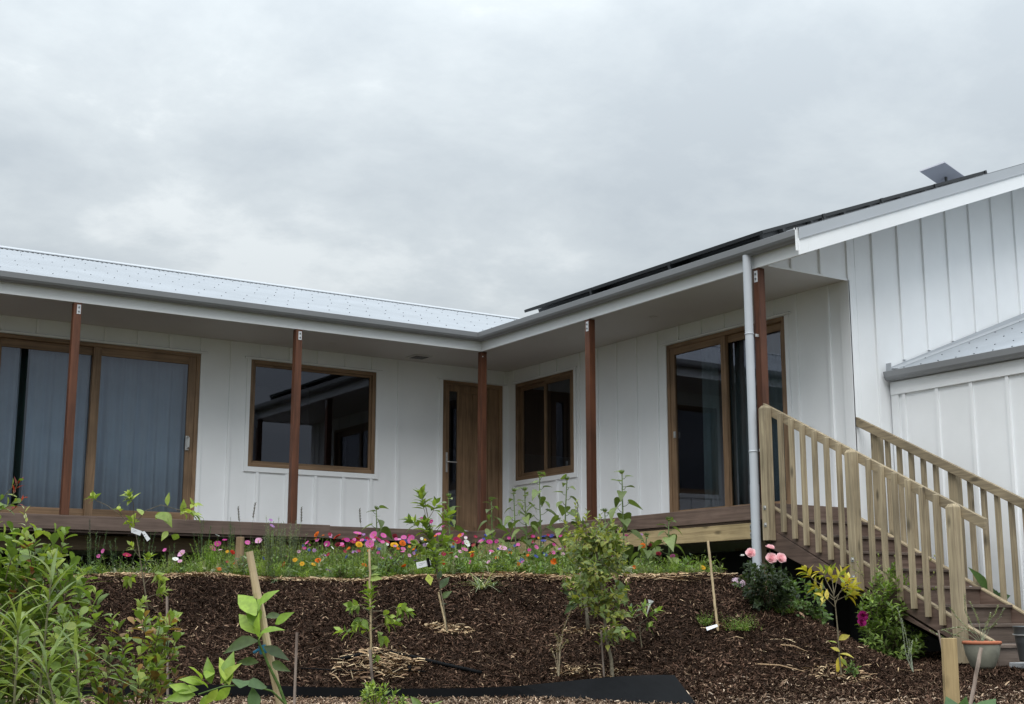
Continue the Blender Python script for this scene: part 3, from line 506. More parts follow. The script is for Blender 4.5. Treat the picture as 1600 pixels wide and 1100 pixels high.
def newel(x0, y, zt, zb, size=.092, bolts=None):
    m = MB(); m.box(x0, x0+size, y, y+size, zb, zt-.03); h = size; a = .02
    V = [(x0, y, zt-.03), (x0+h, y, zt-.03), (x0, y+h, zt-.03), (x0+h, y+h, zt-.03), (x0+a, y+a, zt), (x0+h-a, y+a, zt), (x0+a, y+h-a, zt), (x0+h-a, y+h-a, zt)]; m.hexa(V); p = SB('newel_post', m, M['pine'], .003)
    if bolts:
        m = MB()
        for z in bolts: m.box(x0-.004, x0, y+.028, y+.064, z-.02, z+.02); m.tube([(x0-.004, y+.046, z), (x0-.016, y+.046, z)], .011, 6)
        m.build('bolt', M['steel'], p)
rt = lambda y: 1.018+.5055*(y+5.487)
newel(-.093, -5.605, rt(-5.56)+.0, -.375, bolts=(-.05, -.22)); newel(-.093, -6.735, rt(-6.69)+.01, -.88, bolts=(-.60, -.76)); newel(-.093, -7.865, rt(-7.82)+.0, -1.5)
for y in (-5.745, -5.895, -6.045, -6.2, -6.355, -6.51, -6.87, -7.02, -7.17, -7.32, -7.47, -7.62):
    m = MB(); yb = y; zt = rt(y)-.005; zb = -.29+.473*(y+5.72); m.hexa([(-.044, y-.021, zb), (-.002, y-.021, zb), (-.044, y+.021, zb), (-.002, y+.021, zb), (-.044, y-.021, zt-.006), (-.002, y-.021, zt-.0), (-.044, y+.021, zt+.006), (-.002, y+.021, zt+.006)]); SB('baluster', m, M['pine'], .002)
def rail(x0, x1, ya, yb, f, h=.098):
    m = MB(); m.prism([(ya, f(ya)), (yb, f(yb)), (yb, f(yb)-h), (ya, f(ya)-h)], 0, x0, x1); SB('handrail', m, M['piney'], .004)
rail(.001, .046, -5.47, -8.10, rt); ri = lambda y: .968+.5055*(y+5.6)
rail(1.19, 1.235, -5.625, -8.6, ri)
for y in (-5.865, -6.83, -7.95): newel(1.237, y, ri(y)-.03, ri(y)-2.0 if y < -7 else ri(y)-1.25, bolts=None)
for y in (-5.98, -6.13, -6.28, -6.43, -6.58, -6.98, -7.13, -7.28, -7.43, -7.58, -7.73, -8.1, -8.25, -8.4):
    m = MB(); zt = ri(y)-.02; zb = ri(y)-1.2; m.box(1.236, 1.278, y-.021, y+.021, zb, zt); SB('baluster', m, M['pine'], .002)
# ================================================================ SOLAR PANELS + DISH
zp = lambda x: 2.905+.3585*(x-.2)
us = np.array([1, 0, .3585]); us /= np.linalg.norm(us); nps = np.array([-us[2], 0, us[0]])
rows = ['bottom', 'second', 'third', 'top']; colsn = ['nearest the gable end', 'in the middle of the roof', 'furthest from the gable end']; proto = None
def pbox(m, o, a, b, y0, y1, h0, h1, mi=0):
    V = []
    for h in (h0, h1):
        for y in (y0, y1):
            for q in (a, b): p = o+us*q+nps*h; V.append((p[0], y, p[2]))
    m.hexa(V, mi)
for r in range(4):
    for c in range(3):
        o0 = np.array([.2, 0, 2.872])+us*(r*1.005); y0 = -5.37+c*1.535; loc = np.array([o0[0], y0, o0[2]])
        root = thing('solar_panel', f'black solar panel of the {rows[r]} row, {colsn[c]}', 'solar panel', loc, 'solar panels on the right roof')
        if proto is None:
            m = MB(); z = np.zeros(3); pbox(m, z, 0, .99, 0, 1.52, 0, .035); f1 = m.mesh('frame', [M['pvf']]); m = MB(); pbox(m, z, .012, .978, .012, 1.508, .0352, .038); f2 = m.mesh('glass', [M['pv']])
            m = MB(); pbox(m, z, .96, .995, .0-.012, .004, -.055, .04); pbox(m, z, .93, .95, -.01, .03, -.06, -.005); f3 = m.mesh('clamp', [M['pvf']]); m = MB(); pbox(m, z, .25, .29, -.05, 1.55, -.045, -.002); pbox(m, z, .70, .74, -.05, 1.55, -.045, -.002); pbox(m, z, 0, 1.0, .02, .06, -.085, -.002); f4 = m.mesh('rail', [M['pvf']]); proto = (f1, f2, f3, f4)
        for nm, me in zip(('panel_frame', 'cell_sheet', 'clamp', 'mounting_rail'), proto):
            ob = bpy.data.objects.new(nm, me); S.collection.objects.link(ob); ob.parent = root
A = W(1437, 268.5, 18.3); B = W(1476.5, 254, 18.25); C = W(1518, 283.5, 18.75); Dd = A+C-B; nrm = np.cross(B-A, C-B); nrm /= np.linalg.norm(nrm); nrm *= np.sign(nrm[2])
dish = thing('satellite_dish', 'flat grey satellite internet dish on the roof behind the solar panels', 'satellite dish', (A+C)/2-[0, 0, .5]); m = MB(); m.hexa([A, B, Dd, C, A+nrm*.03, B+nrm*.03, Dd+nrm*.03, C+nrm*.03]); m.build('dish_plate', M['dish'], dish, bevel=.004)
m = MB(); cc = (A+C)/2; m.tube([cc-[0, 0, .01], [cc[0], cc[1], 2.655+pr*(cc[0]+.1)]], .02, 10); m.build('mast', M['pvf'], dish)
# ================================================================ PLANTS
def nz(v): v = np.asarray(v, float); return v/(np.linalg.norm(v)+1e-9)
def tpl(ws, fold=.18, curl=.15, twist=0):
    V = []; n = len(ws)
    for i, w_ in enumerate(ws):
        t = i/(n-1); z = -curl*t*t; y = t*(1-.25*curl*t); f = fold*w_*.5
        V += [(-w_/2, y, z, f), (0, y, z, 0), (w_/2, y, z, f)]
    F = [(3*i+j, 3*i+j+1, 3*i+4+j, 3*i+3+j) for i in range(n-1) for j in (0, 1)]
    return np.array(V), F
def heart(curl):
    V = []; F = []
    for i, (y, w_) in enumerate([(-.16, .45), (-.1, .8), (.08, 1.), (.3, .93), (.55, .66), (.8, .3), (1., .02)]):
        z = -curl*max(0, y)**2; yc = y if i > 1 else y+.12*(2-i)*.5
        V += [(-w_/2, y, z, .12*w_), (0, yc if i else .0, z, 0), (w_/2, y, z, .12*w_)]
    F = [(3*i+j, 3*i+j+1, 3*i+4+j, 3*i+3+j) for i in range(6) for j in (0, 1)]
    return np.array(V), F
TP = dict(obov=[tpl([.12, .45, .8, 1, .92, .45], f, c) for f, c in ((.3, .1), (.15, .3), (.4, .2))], ovate=[tpl([.1, .75, 1, .8, .4, .02], f, c) for f, c in ((.3, .1), (.2, .35), (.45, .2))],
          lance=[tpl([.25, .8, 1, .95, .75, .45, .02], f, c) for f, c in ((.3, .5), (.3, .9), (.25, .25), (.3, 1.3))], heart=[heart(.15), heart(.4), heart(.6)], thread=[tpl([1, .7, .2], 0, c) for c in (.05, .3, .6)])
class Fol:
    def __init__(s): s.d = {}
    def add(s, kind, pos, dr, up, Ln, Wd, col):
        v = rng.randrange(len(TP[kind])); y = nz(dr); x = np.cross(y, up); x = nz(x) if np.linalg.norm(x) > 1e-4 else nz(np.cross(y, [1, .3, .2])); z = np.cross(x, y)
        s.d.setdefault((kind, v), []).append(np.concatenate([x*Wd, y*Ln, z*Ln, pos, col, z*Wd]))
    def build(s, name, parent=None, mat=None):
        Vs = []; Fs = []; Cs = []; b = 0
        for (k, v), it in s.d.items():
            T, F = TP[k][v]; A = np.array(it); q = len(T); P = A[:, None, 0:3]*T[None, :, 0:1]+A[:, None, 3:6]*T[None, :, 1:2]+A[:, None, 6:9]*T[None, :, 2:3]+A[:, None, 15:18]*T[None, :, 3:4]+A[:, None, 9:12]
            Vs.append(P.reshape(-1, 3)); Fs.append((np.array(F)[None]+np.arange(len(A))[:, None, None]*q+b).reshape(-1, 4)); Cs.append(np.repeat(A[:, 12:15], q, 0)); b += q*len(A)
        V = np.vstack(Vs); F = np.vstack(Fs); C = np.vstack(Cs); me = bpy.data.meshes.new(name); me.vertices.add(len(V)); me.vertices.foreach_set('co', V.ravel().astype(np.float32))
        me.loops.add(F.size); me.loops.foreach_set('vertex_index', F.ravel().astype(np.int32)); me.polygons.add(len(F)); me.polygons.foreach_set('loop_start', (np.arange(len(F))*4).astype(np.int32)); me.polygons.foreach_set('loop_total', np.full(len(F), 4, np.int32))
        me.polygons.foreach_set('use_smooth', np.ones(len(F), bool)); me.materials.append(mat or M['leaf']); me.update(calc_edges=True); at = me.color_attributes.new('Col', 'FLOAT_COLOR', 'POINT'); at.data.foreach_set('color', np.hstack([C, np.ones((len(C), 1))]).astype(np.float32).ravel())
        return link(name, me, parent)
LAUREL = [(.085, .145, .035), (.115, .185, .045), (.07, .12, .035), (.15, .21, .05)]; DARKG = [(.035, .065, .03), (.05, .085, .035), (.028, .05, .026)]; YG = [(.17, .22, .045), (.22, .26, .06), (.11, .16, .04), (.08, .12, .035)]
CITR = [(.13, .21, .045), (.18, .27, .06), (.08, .14, .035)]; SUNF = [(.085, .13, .055), (.11, .16, .068), (.065, .10, .045)]; YEL = [(.50, .40, .05), (.42, .36, .05), (.55, .48, .10), (.16, .22, .05)]; SILV = [(.20, .25, .19), (.14, .19, .14), (.26, .30, .22)]; MID = [(.07, .13, .035), (.09, .16, .045), (.055, .10, .035)]
def vc(pal):
    c = np.array(rng.choice(pal)); return (c*rng.uniform(.8, 1.25)*np.array([1.65, 1.45, 1.2])) if c.max() < .36 else c*rng.uniform(.85, 1.15)
def sprig(F, S, p0, p1, n, Ln, Wd, kind, pal, ang=55, r=.0025, droop=.1, tipc=None, col=(.10, .10, .05), bend=.05, start=.15):
    p0 = np.asarray(p0, float); p1 = np.asarray(p1, float); ax = p1-p0; l = np.linalg.norm(ax); d = ax/(l+1e-9); side = nz(np.cross(d, [rng.gauss(0, 1), rng.gauss(0, 1), rng.gauss(0, 1)])); c = [p0+ax*t+side*bend*l*math.sin(math.pi*t) for t in (0, .25, .5, .75, 1)]
    if S is not None: S.tube(c, (r, r*.45), 5, 0, col, cap=False)
    e1 = nz(np.cross(d, [0, 0, 1]) if abs(d[2]) < .95 else np.cross(d, [1, 0, 0])); e2 = np.cross(d, e1); ph = rng.uniform(0, 6.28)
    for i in range(n):
        t = start+(1-start)*(i/(max(1, n-1))); pos = p0+ax*t+side*bend*l*math.sin(math.pi*t); a = ph+i*2.4+rng.uniform(-.3, .3); rad = math.cos(a)*e1+math.sin(a)*e2; th = math.radians(ang*(1.15-.65*t)+rng.gauss(0, 9)); dr = d*math.cos(th)+rad*math.sin(th); dr[2] -= droop*rng.uniform(.3, 1.5)
        up = nz(d*.8+np.array([0, 0, .9])-rad*.3+np.array([rng.gauss(0, .25) for _ in range(3)])); q = rng.uniform(.7, 1.12)*(1-.3*max(0, t-.75)/.25); cl = vc(pal)
        if tipc is not None and t > .8: cl = cl*.4+np.array(tipc)*.6
        F.add(kind, pos+rad*r, dr, up, Ln*q, Wd*q*rng.uniform(.85, 1.1), cl)
def inpoly(x, y, P):
    c = False; j = len(P)-1
    for i in range(len(P)):
        if (P[i][1] > y) != (P[j][1] > y) and x < (P[j][0]-P[i][0])*(y-P[i][1])/(P[j][1]-P[i][1])+P[i][0]: c = not c
        j = i
    return c
def polypts(P, n):
    xs = [p[0] for p in P]; ys = [p[1] for p in P]; o = []
    while len(o) < n:
        x = rng.uniform(min(xs), max(xs)); y = rng.uniform(min(ys), max(ys))
        if inpoly(x, y, P): o.append((x, y))
    return o
def bush(name, label, cat, base, poly, s, n, Ln, Wd, kind, pal, spl=.16, nl=9, depth=.2, group=None, tipc=None, root=None, stems=6, ang=58, barkc=(.10, .08, .05), droop=.1, trunk=None, r=.0025):
    base = np.array(base, float)
    t = thing(name, label, cat, base, group) if root is None else root
    F = Fol(); S2 = MB(); hub = [base+np.array([0, 0, .02])]
    if trunk:
        tp = [base]+[W(a, b, s) for a, b in trunk]; S2.tube(tp, (.014, .006), 7, 0, barkc, cap=False); hub = tp
    pts = polypts(poly, n); ends = []
    for (x, y) in pts: p = W(x, y, s+rng.gauss(0, depth)); ends.append(p)
    for p in ends:
        h = min(hub, key=lambda q: np.linalg.norm(q-p)) if len(hub) > 1 else hub[0]; dirn = nz(nz(p-h)*.8+np.array([0, 0, .35])+np.array([rng.gauss(0, .3) for _ in range(3)])); sprig(F, S2, p-dirn*spl, p, nl, Ln, Wd, kind, pal, ang, r, droop, tipc, barkc)
    for p in rng.sample(ends, min(stems, len(ends))):
        h = min(hub, key=lambda q: np.linalg.norm(q-p)); mid_ = h*.5+p*.5+np.array([rng.gauss(0, .02), rng.gauss(0, .02), .02]); S2.tube([h, mid_, p], (.006 if len(hub) < 2 else .004, .002), 6, 0, barkc, cap=False)
    F.build('foliage', t); S2.build('stem', M['bark'], t, smooth=True); return t
def leaves(F, S2, lst, s, Wd, kind, pal, pet=.0, curl_up=(0, 0, 1)):
    for (a, b, c, d) in lst:
        p = W(a, b, s+rng.gauss(0, .02)); q = W(c, d, s+rng.gauss(0, .05)); l = np.linalg.norm(q-p); F.add(kind, p, q-p, nz(np.array(curl_up)*.5+np.array([-syw, -cyw, 0.])*.8+np.array([rng.gauss(0, .3) for _ in range(3)])), l, l*Wd, vc(pal))
# --- big laurel shrub, left foreground
top1 = [(-60, 830), (0, 825), (40, 815), (65, 830), (100, 822), (125, 835), (150, 872), (152, 905), (140, 960), (120, 1010), (130, 1060), (110, 1120), (-60, 1120)]
b1 = GS(40, 6.3); sh = bush('shrub', 'large glossy green leafy shrub with red tips filling the left edge', 'shrub', b1, top1, 6.3, 160, .076, .050, 'obov', LAUREL, .17, 9, .22, stems=12)
F = Fol(); S2 = MB(); RED = [(.20, .022, .015), (.28, .04, .02), (.13, .03, .02)]
sprig(F, S2, W(-12, 800, 6.2), W(28, 752, 6.2), 5, .05, .028, 'obov', LAUREL, 50); sprig(F, S2, W(20, 775, 6.2), W(30, 752, 6.2), 6, .045, .014, 'ovate', RED, 45); sprig(F, S2, W(15, 800, 6.2), W(38, 778, 6.2), 5, .04, .016, 'ovate', RED, 55); sprig(F, S2, W(-5, 800, 6.2), W(22, 785, 6.2), 7, .055, .03, 'obov', LAUREL, 60)
sprig(F, S2, W(45, 865, 6.2), W(38, 795, 6.2), 12, .045, .016, 'ovate', [(.24, .30, .07), (.45, .46, .25), (.18, .26, .05)], 50); sprig(F, S2, W(-30, 880, 6.2), W(0, 812, 6.2), 8, .05, .028, 'obov', LAUREL, 50)
for q in [(40, 855), (20, 925), (50, 893)]: sprig(F, S2, W(q[0]-8, q[1]+20, 6.1), W(*q, 6.1), 4, .05, .03, 'obov', [(.13, .06, .03), (.17, .07, .035)], 60)
F.build('new_shoots', sh); S2.build('stem', M['bark'], sh, smooth=True)
P2 = [(150, 975), (175, 962), (200, 985), (215, 955), (245, 962), (270, 950), (282, 975), (275, 1010), (285, 1040), (262, 1060), (235, 1062), (230, 1085), (215, 1120), (150, 1120), (140, 1060), (130, 1000)]
bush('shrub', 'open green shrub with bronze young leaves below the left staked sapling', 'shrub', GS(205, 6.6), P2, 6.6, 62, .062, .043, 'obov', LAUREL+[(.15, .10, .045)], .15, 8, .15, stems=12, barkc=(.09, .05, .035))
# --- long leaved plant
ll = thing('leafy_perennial', 'tall plant with long narrow arching leaves in the bottom left corner', 'plant', GS(40, 5.3)); F = Fol(); S2 = MB()
for stm, n, s in (([(15, 1290), (22, 1100), (28, 1000), (27, 975)], 34, 5.2), ([(55, 1290), (62, 1080), (74, 960), (80, 905)], 36, 5.5), ([(90, 1290), (90, 1120), (75, 1060), (72, 1040)], 20, 5.1), ([(-25, 1290), (-20, 1080), (-8, 960)], 22, 5.4), ([(110, 1290), (125, 1100), (118, 1020)], 16, 5.6)):
    pp = [W(a, b, s) for a, b in stm]; S2.tube(pp, (.006, .003), 6, 0, (.13, .13, .07), cap=False)
    for i in range(n):
        u_ = i/(n-1); k = min(len(pp)-2, int(u_*(len(pp)-1))); f_ = u_*(len(pp)-1)-k; p = pp[k]*(1-f_)+pp[k+1]*f_
        a = i*2.4+rng.uniform(-.3, .3); e = .35+.9*u_+rng.gauss(0, .12); dr = np.array([math.cos(a)*math.cos(e), math.sin(a)*math.cos(e), math.sin(e)]); l = rng.uniform(.19, .31)*(1-.35*max(0, u_-.7)/.3); F.add('lance', p, dr, [0, 0, 1], l, rng.uniform(.012, .018), vc([(.13, .185, .06), (.16, .23, .09), (.09, .145, .05)]))
F.build('leaves', ll); S2.build('stem', M['bark'], ll, smooth=True)
# --- saplings: generic
def sapling(label, base_px, stem, branches, Ln, Wd, kind, pal, cat='sapling', r=.007, barkc=(.14, .12, .08), extra=(), name='sapling', base=None, dep=.08):
    base = GP(*base_px) if base is None else base; s = sof(base); t = thing(name, label, cat, base); F = Fol(); S2 = MB(); pp = [base]+[W(a, b, s) for a, b in stem]; S2.tube(pp, (r, r*.45), 7, 0, barkc, cap=False)
    for br, n, k in branches:
        ds = rng.gauss(0, dep); q = [W(a, b, s+ds*(i/max(1, len(br)-1))) for i, (a, b) in enumerate(br)]
        if len(q) > 2: S2.tube(q[:-1], (r*.5, r*.3), 5, 0, barkc, cap=False)
        sprig(F, S2, q[-2], q[-1], int(n*1.35), Ln*k, Wd*k, kind, pal, 58, r*.3, .1, None, barkc)
    for (lst, wd, kd, pl_) in extra: leaves(F, S2, lst, s, wd, kd, pl_)
    F.build('foliage', t); S2.build('stem', M['bark'], t, smooth=True); return t, s
YCIT = [(.20, .28, .05), (.28, .36, .08), (.12, .19, .045)]
sA, s_ = sapling('young sapling with long bare branches and a wrapped paper tag, far left', (236, 1000), [(232, 960), (224, 905), (217, 860), (212, 832)],
  [([(212, 832), (190, 806), (166, 789), (150, 782), (146, 776)], 7, 1.), ([(211, 822), (209, 800), (208, 785), (201, 772)], 12, 1.), ([(213, 815), (228, 798), (252, 789), (280, 797), (308, 806)], 8, 1.1), ([(190, 804), (188, 800), (184, 794)], 3, .8), ([(214, 835), (207, 820), (206, 812)], 7, 1.), ([(222, 890), (206, 900), (200, 908)], 9, 1.), ([(224, 915), (240, 895), (252, 905)], 10, 1.), ([(226, 900), (228, 880), (232, 870)], 9, 1.), ([(218, 870), (210, 860), (205, 852)], 5, .8), ([(228, 935), (240, 930), (258, 925)], 9, 1.), ([(232, 965), (215, 955), (224, 940)], 8, 1.), ([(233, 975), (250, 970), (275, 965)], 9, 1.1), ([(232, 945), (245, 955), (262, 978)], 8, 1.), ([(280, 797), (300, 790), (304, 786)], 4, 1.)], .085, .044, 'ovate', YCIT,
  extra=[([(262, 790, 263, 768), (222, 805, 216, 788), (250, 800, 243, 812), (255, 800, 268, 818), (245, 803, 258, 806), (268, 836, 285, 844), (262, 830, 252, 842), (285, 800, 288, 780), (298, 803, 288, 795)], .5, 'ovate', YCIT)])
sB_, s_ = sapling('slender staked sapling with round leaves growing out of the straw ring', (583, 1090), [(581, 1040), (580, 1000), (581, 960), (580, 935)],
  [([(580, 962), (565, 945), (548, 948)], 8, 1.), ([(581, 975), (580, 960), (578, 925)], 12, .9), ([(581, 1005), (575, 990), (566, 975)], 6, .9), ([(581, 985), (598, 975), (622, 972)], 7, .9), ([(581, 955), (600, 955), (615, 948), (640, 958)], 11, 1.), ([(580, 1000), (560, 990), (530, 986)], 8, .9), ([(581, 945), (578, 930), (577, 918)], 7, 1.), ([(581, 985), (592, 990), (600, 1000)], 5, .9), ([(581, 975), (570, 965), (556, 975)], 7, 1.), ([(581, 970), (595, 960), (610, 965)], 6, .9), ([(581, 1005), (585, 1020), (588, 1030)], 3, .7)], .085, .05, 'ovate', CITR, extra=[([(577, 905, 597, 902), (578, 900, 594, 896), (580, 890, 592, 882)], .5, 'ovate', YCIT)])
sC_, s_ = sapling('upright leafy sapling tied to a cane with a white tag', (699, 990), [(692, 940), (684, 900), (673, 830), (663, 780)],
  [([(684, 900), (676, 860), (668, 838), (664, 815)], 12, 1.), ([(687, 915), (684, 895), (676, 855)], 14, .95), ([(682, 895), (678, 875), (669, 828)], 15, .95), ([(676, 860), (684, 850), (692, 835)], 7, .8), ([(680, 880), (668, 872), (660, 862)], 5, .8), ([(668, 830), (664, 800), (658, 768)], 15, 1.), ([(672, 842), (690, 820), (704, 800)], 9, 1.), ([(671, 840), (655, 825), (640, 812)], 8, 1.), ([(674, 860), (690, 850), (702, 842)], 5, .9), ([(667, 815), (676, 800), (680, 785)], 8, 1.), ([(676, 850), (660, 852), (650, 850)], 4, .9), ([(686, 910), (680, 895), (676, 880)], 6, .9)], .105, .052, 'ovate', [(.11, .18, .04), (.16, .24, .05), (.07, .12, .03)], extra=[([(688, 920, 702, 898), (690, 935, 706, 922), (689, 945, 700, 938), (684, 905, 690, 890)], .5, 'ovate', DARKG)])
oT = thing('citrus_tree', 'dense small leaved yellow green bushy tree in the middle of the slope', 'tree', GP(957, 1060)); sO = sof(GP(957, 1060))
bush('', '', '', GP(957, 1060), [(880, 905), (886, 860), (878, 830), (898, 800), (915, 822), (938, 808), (965, 825), (982, 850), (978, 890), (990, 930), (982, 960), (968, 1000), (950, 1010), (938, 985), (930, 950), (905, 945), (888, 930)], sO, 130, .064, .034, 'ovate', [(.12, .16, .04), (.17, .20, .05), (.08, .12, .035), (.06, .10, .03)], .15, 9, .2, root=oT, trunk=[(955, 1030), (948, 1000), (942, 940), (935, 880), (928, 840)], stems=14, barkc=(.16, .14, .10))
F = Fol(); S2 = MB()
for a, b in [((905, 850), (900, 782)), ((915, 845), (918, 800)), ((950, 850), (958, 812)), ((965, 860), (970, 826)), ((890, 850), (884, 815)), ((935, 850), (938, 805))]: sprig(F, S2, W(*a, sO), W(*b, sO), 16, .048, .024, 'ovate', YG+[(.34, .38, .14)], 55, .002)
F.build('upper_shoots', oT); S2.build('stem', M['bark'], oT, smooth=True)
t2 = GP(919, 987); S2 = MB(); S2.tube([t2, W(916, 950, sof(t2)), W(912, 920, sof(t2)), W(905, 880, sof(t2))], (.016, .008), 8, 0, (.20, .18, .14)); F = Fol(); s2 = sof(t2)
tr2 = thing('sapling', 'second slim tree half hidden behind the dense bushy tree, grey trunk', 'tree', t2); S2.build('trunk', M['bark'], tr2, smooth=True)
for x, y in polypts([(880, 900), (925, 890), (960, 905), (990, 925), (925, 945), (890, 940)], 26): p = W(x, y, s2+rng.gauss(0, .1)); sprig(F, None, p-np.array([rng.gauss(0, .04), rng.gauss(0, .04), .1]), p, 8, .055, .03, 'ovate', [(.05, .085, .03), (.07, .12, .035)], 60)
leaves(F, None, [(960, 905, 992, 940), (900, 940, 880, 960), (905, 930, 878, 925)], s2, .4, 'ovate', DARKG); F.build('foliage', tr2)
sapling('small plant carrying one white trumpet flower, right of the bushy tree', (1003, 1012), [(1000, 990), (1000, 965)], [([(1000, 985), (990, 970), (986, 950)], 9, 1.), ([(1000, 965), (1003, 955), (1008, 945)], 9, 1.), ([(1000, 975), (1012, 965), (1030, 952)], 6, 1.1), ([(1001, 990), (1008, 982), (1018, 978)], 6, 1.), ([(1000, 985), (988, 985), (984, 995)], 6, 1.)], .075, .03, 'ovate', [(.11, .18, .045), (.15, .23, .06), (.06, .10, .05)], name='flowering_plant', cat='plant', r=.005)
p = W(1010, 962, sof(GP(1003, 1012))); q = W(1017, 938, sof(GP(1003, 1012))); m = MB(); d_ = q-p; m.tube([p, p+d_*.5, p+d_*.8, q], [.003, .006, .010, .024], 12, 0, (.75, .76, .74), cap=False); o = bpy.context.scene.objects.get('flowering_plant'); m.build('trumpet_flower', M['petal'], o, smooth=True)
sY, s_ = sapling('young sapling with bright yellow variegated leaves by the stairs', (1315, 1058), [(1311, 1020), (1309, 985), (1305, 945), (1302, 925)],
  [([(1303, 935), (1285, 915), (1270, 905), (1258, 890)], 8, 1.), ([(1303, 930), (1290, 905), (1284, 892)], 7, 1.), ([(1303, 930), (1308, 905), (1318, 895)], 9, 1.), ([(1304, 935), (1318, 920), (1335, 915)], 9, 1.), ([(1304, 940), (1320, 932), (1333, 928)], 7, 1.), ([(1303, 938), (1285, 925), (1272, 915)], 6, 1.), ([(1303, 925), (1300, 905), (1297, 890)], 7, 1.), ([(1305, 945), (1312, 925), (1325, 905)], 8, 1.), ([(1306, 950), (1294, 938), (1285, 930)], 5, .9)], .10, .04, 'ovate', YEL,
  extra=[([(1310, 1000, 1330, 990), (1308, 1005, 1293, 1000), (1312, 1022, 1336, 1024), (1313, 1030, 1330, 1040), (1314, 1025, 1310, 1050), (1312, 1018, 1298, 1008)], .42, 'ovate', YEL)])
bush('small_plant', 'tiny green seedling at the foot of the yellow leaved sapling', 'plant', GP(1332, 1056), [(1322, 1052), (1325, 1035), (1345, 1032), (1345, 1052)], s_, 9, .04, .02, 'ovate', MID, .05, 6, .03, stems=4)
# shrub by stairs
b = GP(1392, 1030); s_ = sof(b)
shs = bush('shrub', 'bushy bright green shrub in front of the staircase', 'shrub', b, [(1345, 960), (1350, 905), (1372, 885), (1395, 880), (1415, 895), (1430, 915), (1450, 925), (1455, 965), (1448, 1000), (1452, 1020), (1425, 1032), (1365, 1030), (1350, 1000)], s_, 240, .072, .028, 'ovate', [(.10, .17, .05), (.13, .21, .055), (.08, .135, .045)], .15, 10, .16, stems=14, droop=.12)
F = Fol(); S2 = MB()
for a, b2 in [((1375, 900), (1372, 862)), ((1350, 905), (1330, 865)), ((1420, 925), (1465, 890)), ((1430, 900), (1470, 862)), ((1400, 900), (1398, 868)), ((1435, 935), (1470, 915)), ((1350, 900), (1325, 882))]: sprig(F, S2, W(*a, s_), W(*b2, s_), 12, .035, .016, 'ovate', [(.12, .17, .05), (.16, .19, .07)], 60, .002)
F.build('upper_shoots', shs); S2.build('stem', M['bark'], shs, smooth=True)
# rose bush, low leafy plants
b = GP(1203, 955); sr = sof(b); rb = bush('rose_bush', 'dark leaved rose bush with four pale pink roses beside the downpipe', 'rose bush', b, [(1155, 920), (1160, 885), (1185, 872), (1215, 880), (1235, 895), (1245, 925), (1238, 945), (1180, 950)], sr, 130, .052, .036, 'ovate', [(.020, .036, .02), (.03, .05, .026), (.016, .03, .018)], .11, 8, .14, stems=10, barkc=(.05, .06, .03))
b = GP(1262, 965); bush('leafy_plant', 'low broad leaved plant between the rose bush and the yellow sapling', 'plant', b, [(1215, 905), (1250, 905), (1285, 915), (1300, 945), (1300, 968), (1255, 972), (1225, 960)], sof(b), 55, .06, .042, 'ovate', [(.05, .095, .035), (.07, .13, .045)], .08, 6, .15, stems=8)
sg = bush('leafy_plant', 'dark leafy plant growing under the stair stringer behind the shrub', 'plant', GP(1345, 990), [(1330, 940), (1365, 905), (1370, 990), (1335, 985)], sof(GP(1345, 990)), 26, .05, .03, 'ovate', DARKG, .09, 7, .1, stems=5)
# ------------------------------------------------ flowers
def petals(m, n, R, ws, cup, col, z0=0, a0=0, tipc=None, notch=0):
    for i in range(n):
        a = a0+2*math.pi*i/n; ca, sa = math.cos(a), math.sin(a); V = []; C = []; k = len(ws); jit = rng.uniform(.93, 1.07)
        for j, w_ in enumerate(ws):
            t = .12+.88*j/(k-1); r = R*t*jit; z = z0+cup*R*t*t+(.02*R if j % 2 else 0)
            for sgn in (-1, 0, 1):
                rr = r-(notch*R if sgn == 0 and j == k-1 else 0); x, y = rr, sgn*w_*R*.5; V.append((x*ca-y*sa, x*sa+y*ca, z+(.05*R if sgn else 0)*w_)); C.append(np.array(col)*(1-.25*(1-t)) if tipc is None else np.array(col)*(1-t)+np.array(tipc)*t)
        m.add(V, [(3*j+q, 3*j+q+1, 3*j+4+q, 3*j+3+q) for j in range(k-1) for q in (0, 1)], 0, C)
def dome(m, R, h, col, z0=0, n=10):
    m.add([(R*math.cos(2*math.pi*i/n)*f, R*math.sin(2*math.pi*i/n)*f, z0+h*g_) for f, g_ in ((1, 0), (.75, .7), (.02, 1)) for i in range(n)], [(j*n+i, j*n+(i+1) % n, (j+1)*n+(i+1) % n, (j+1)*n+i) for j in (0, 1) for i in range(n)], 0, col)
FC = {}
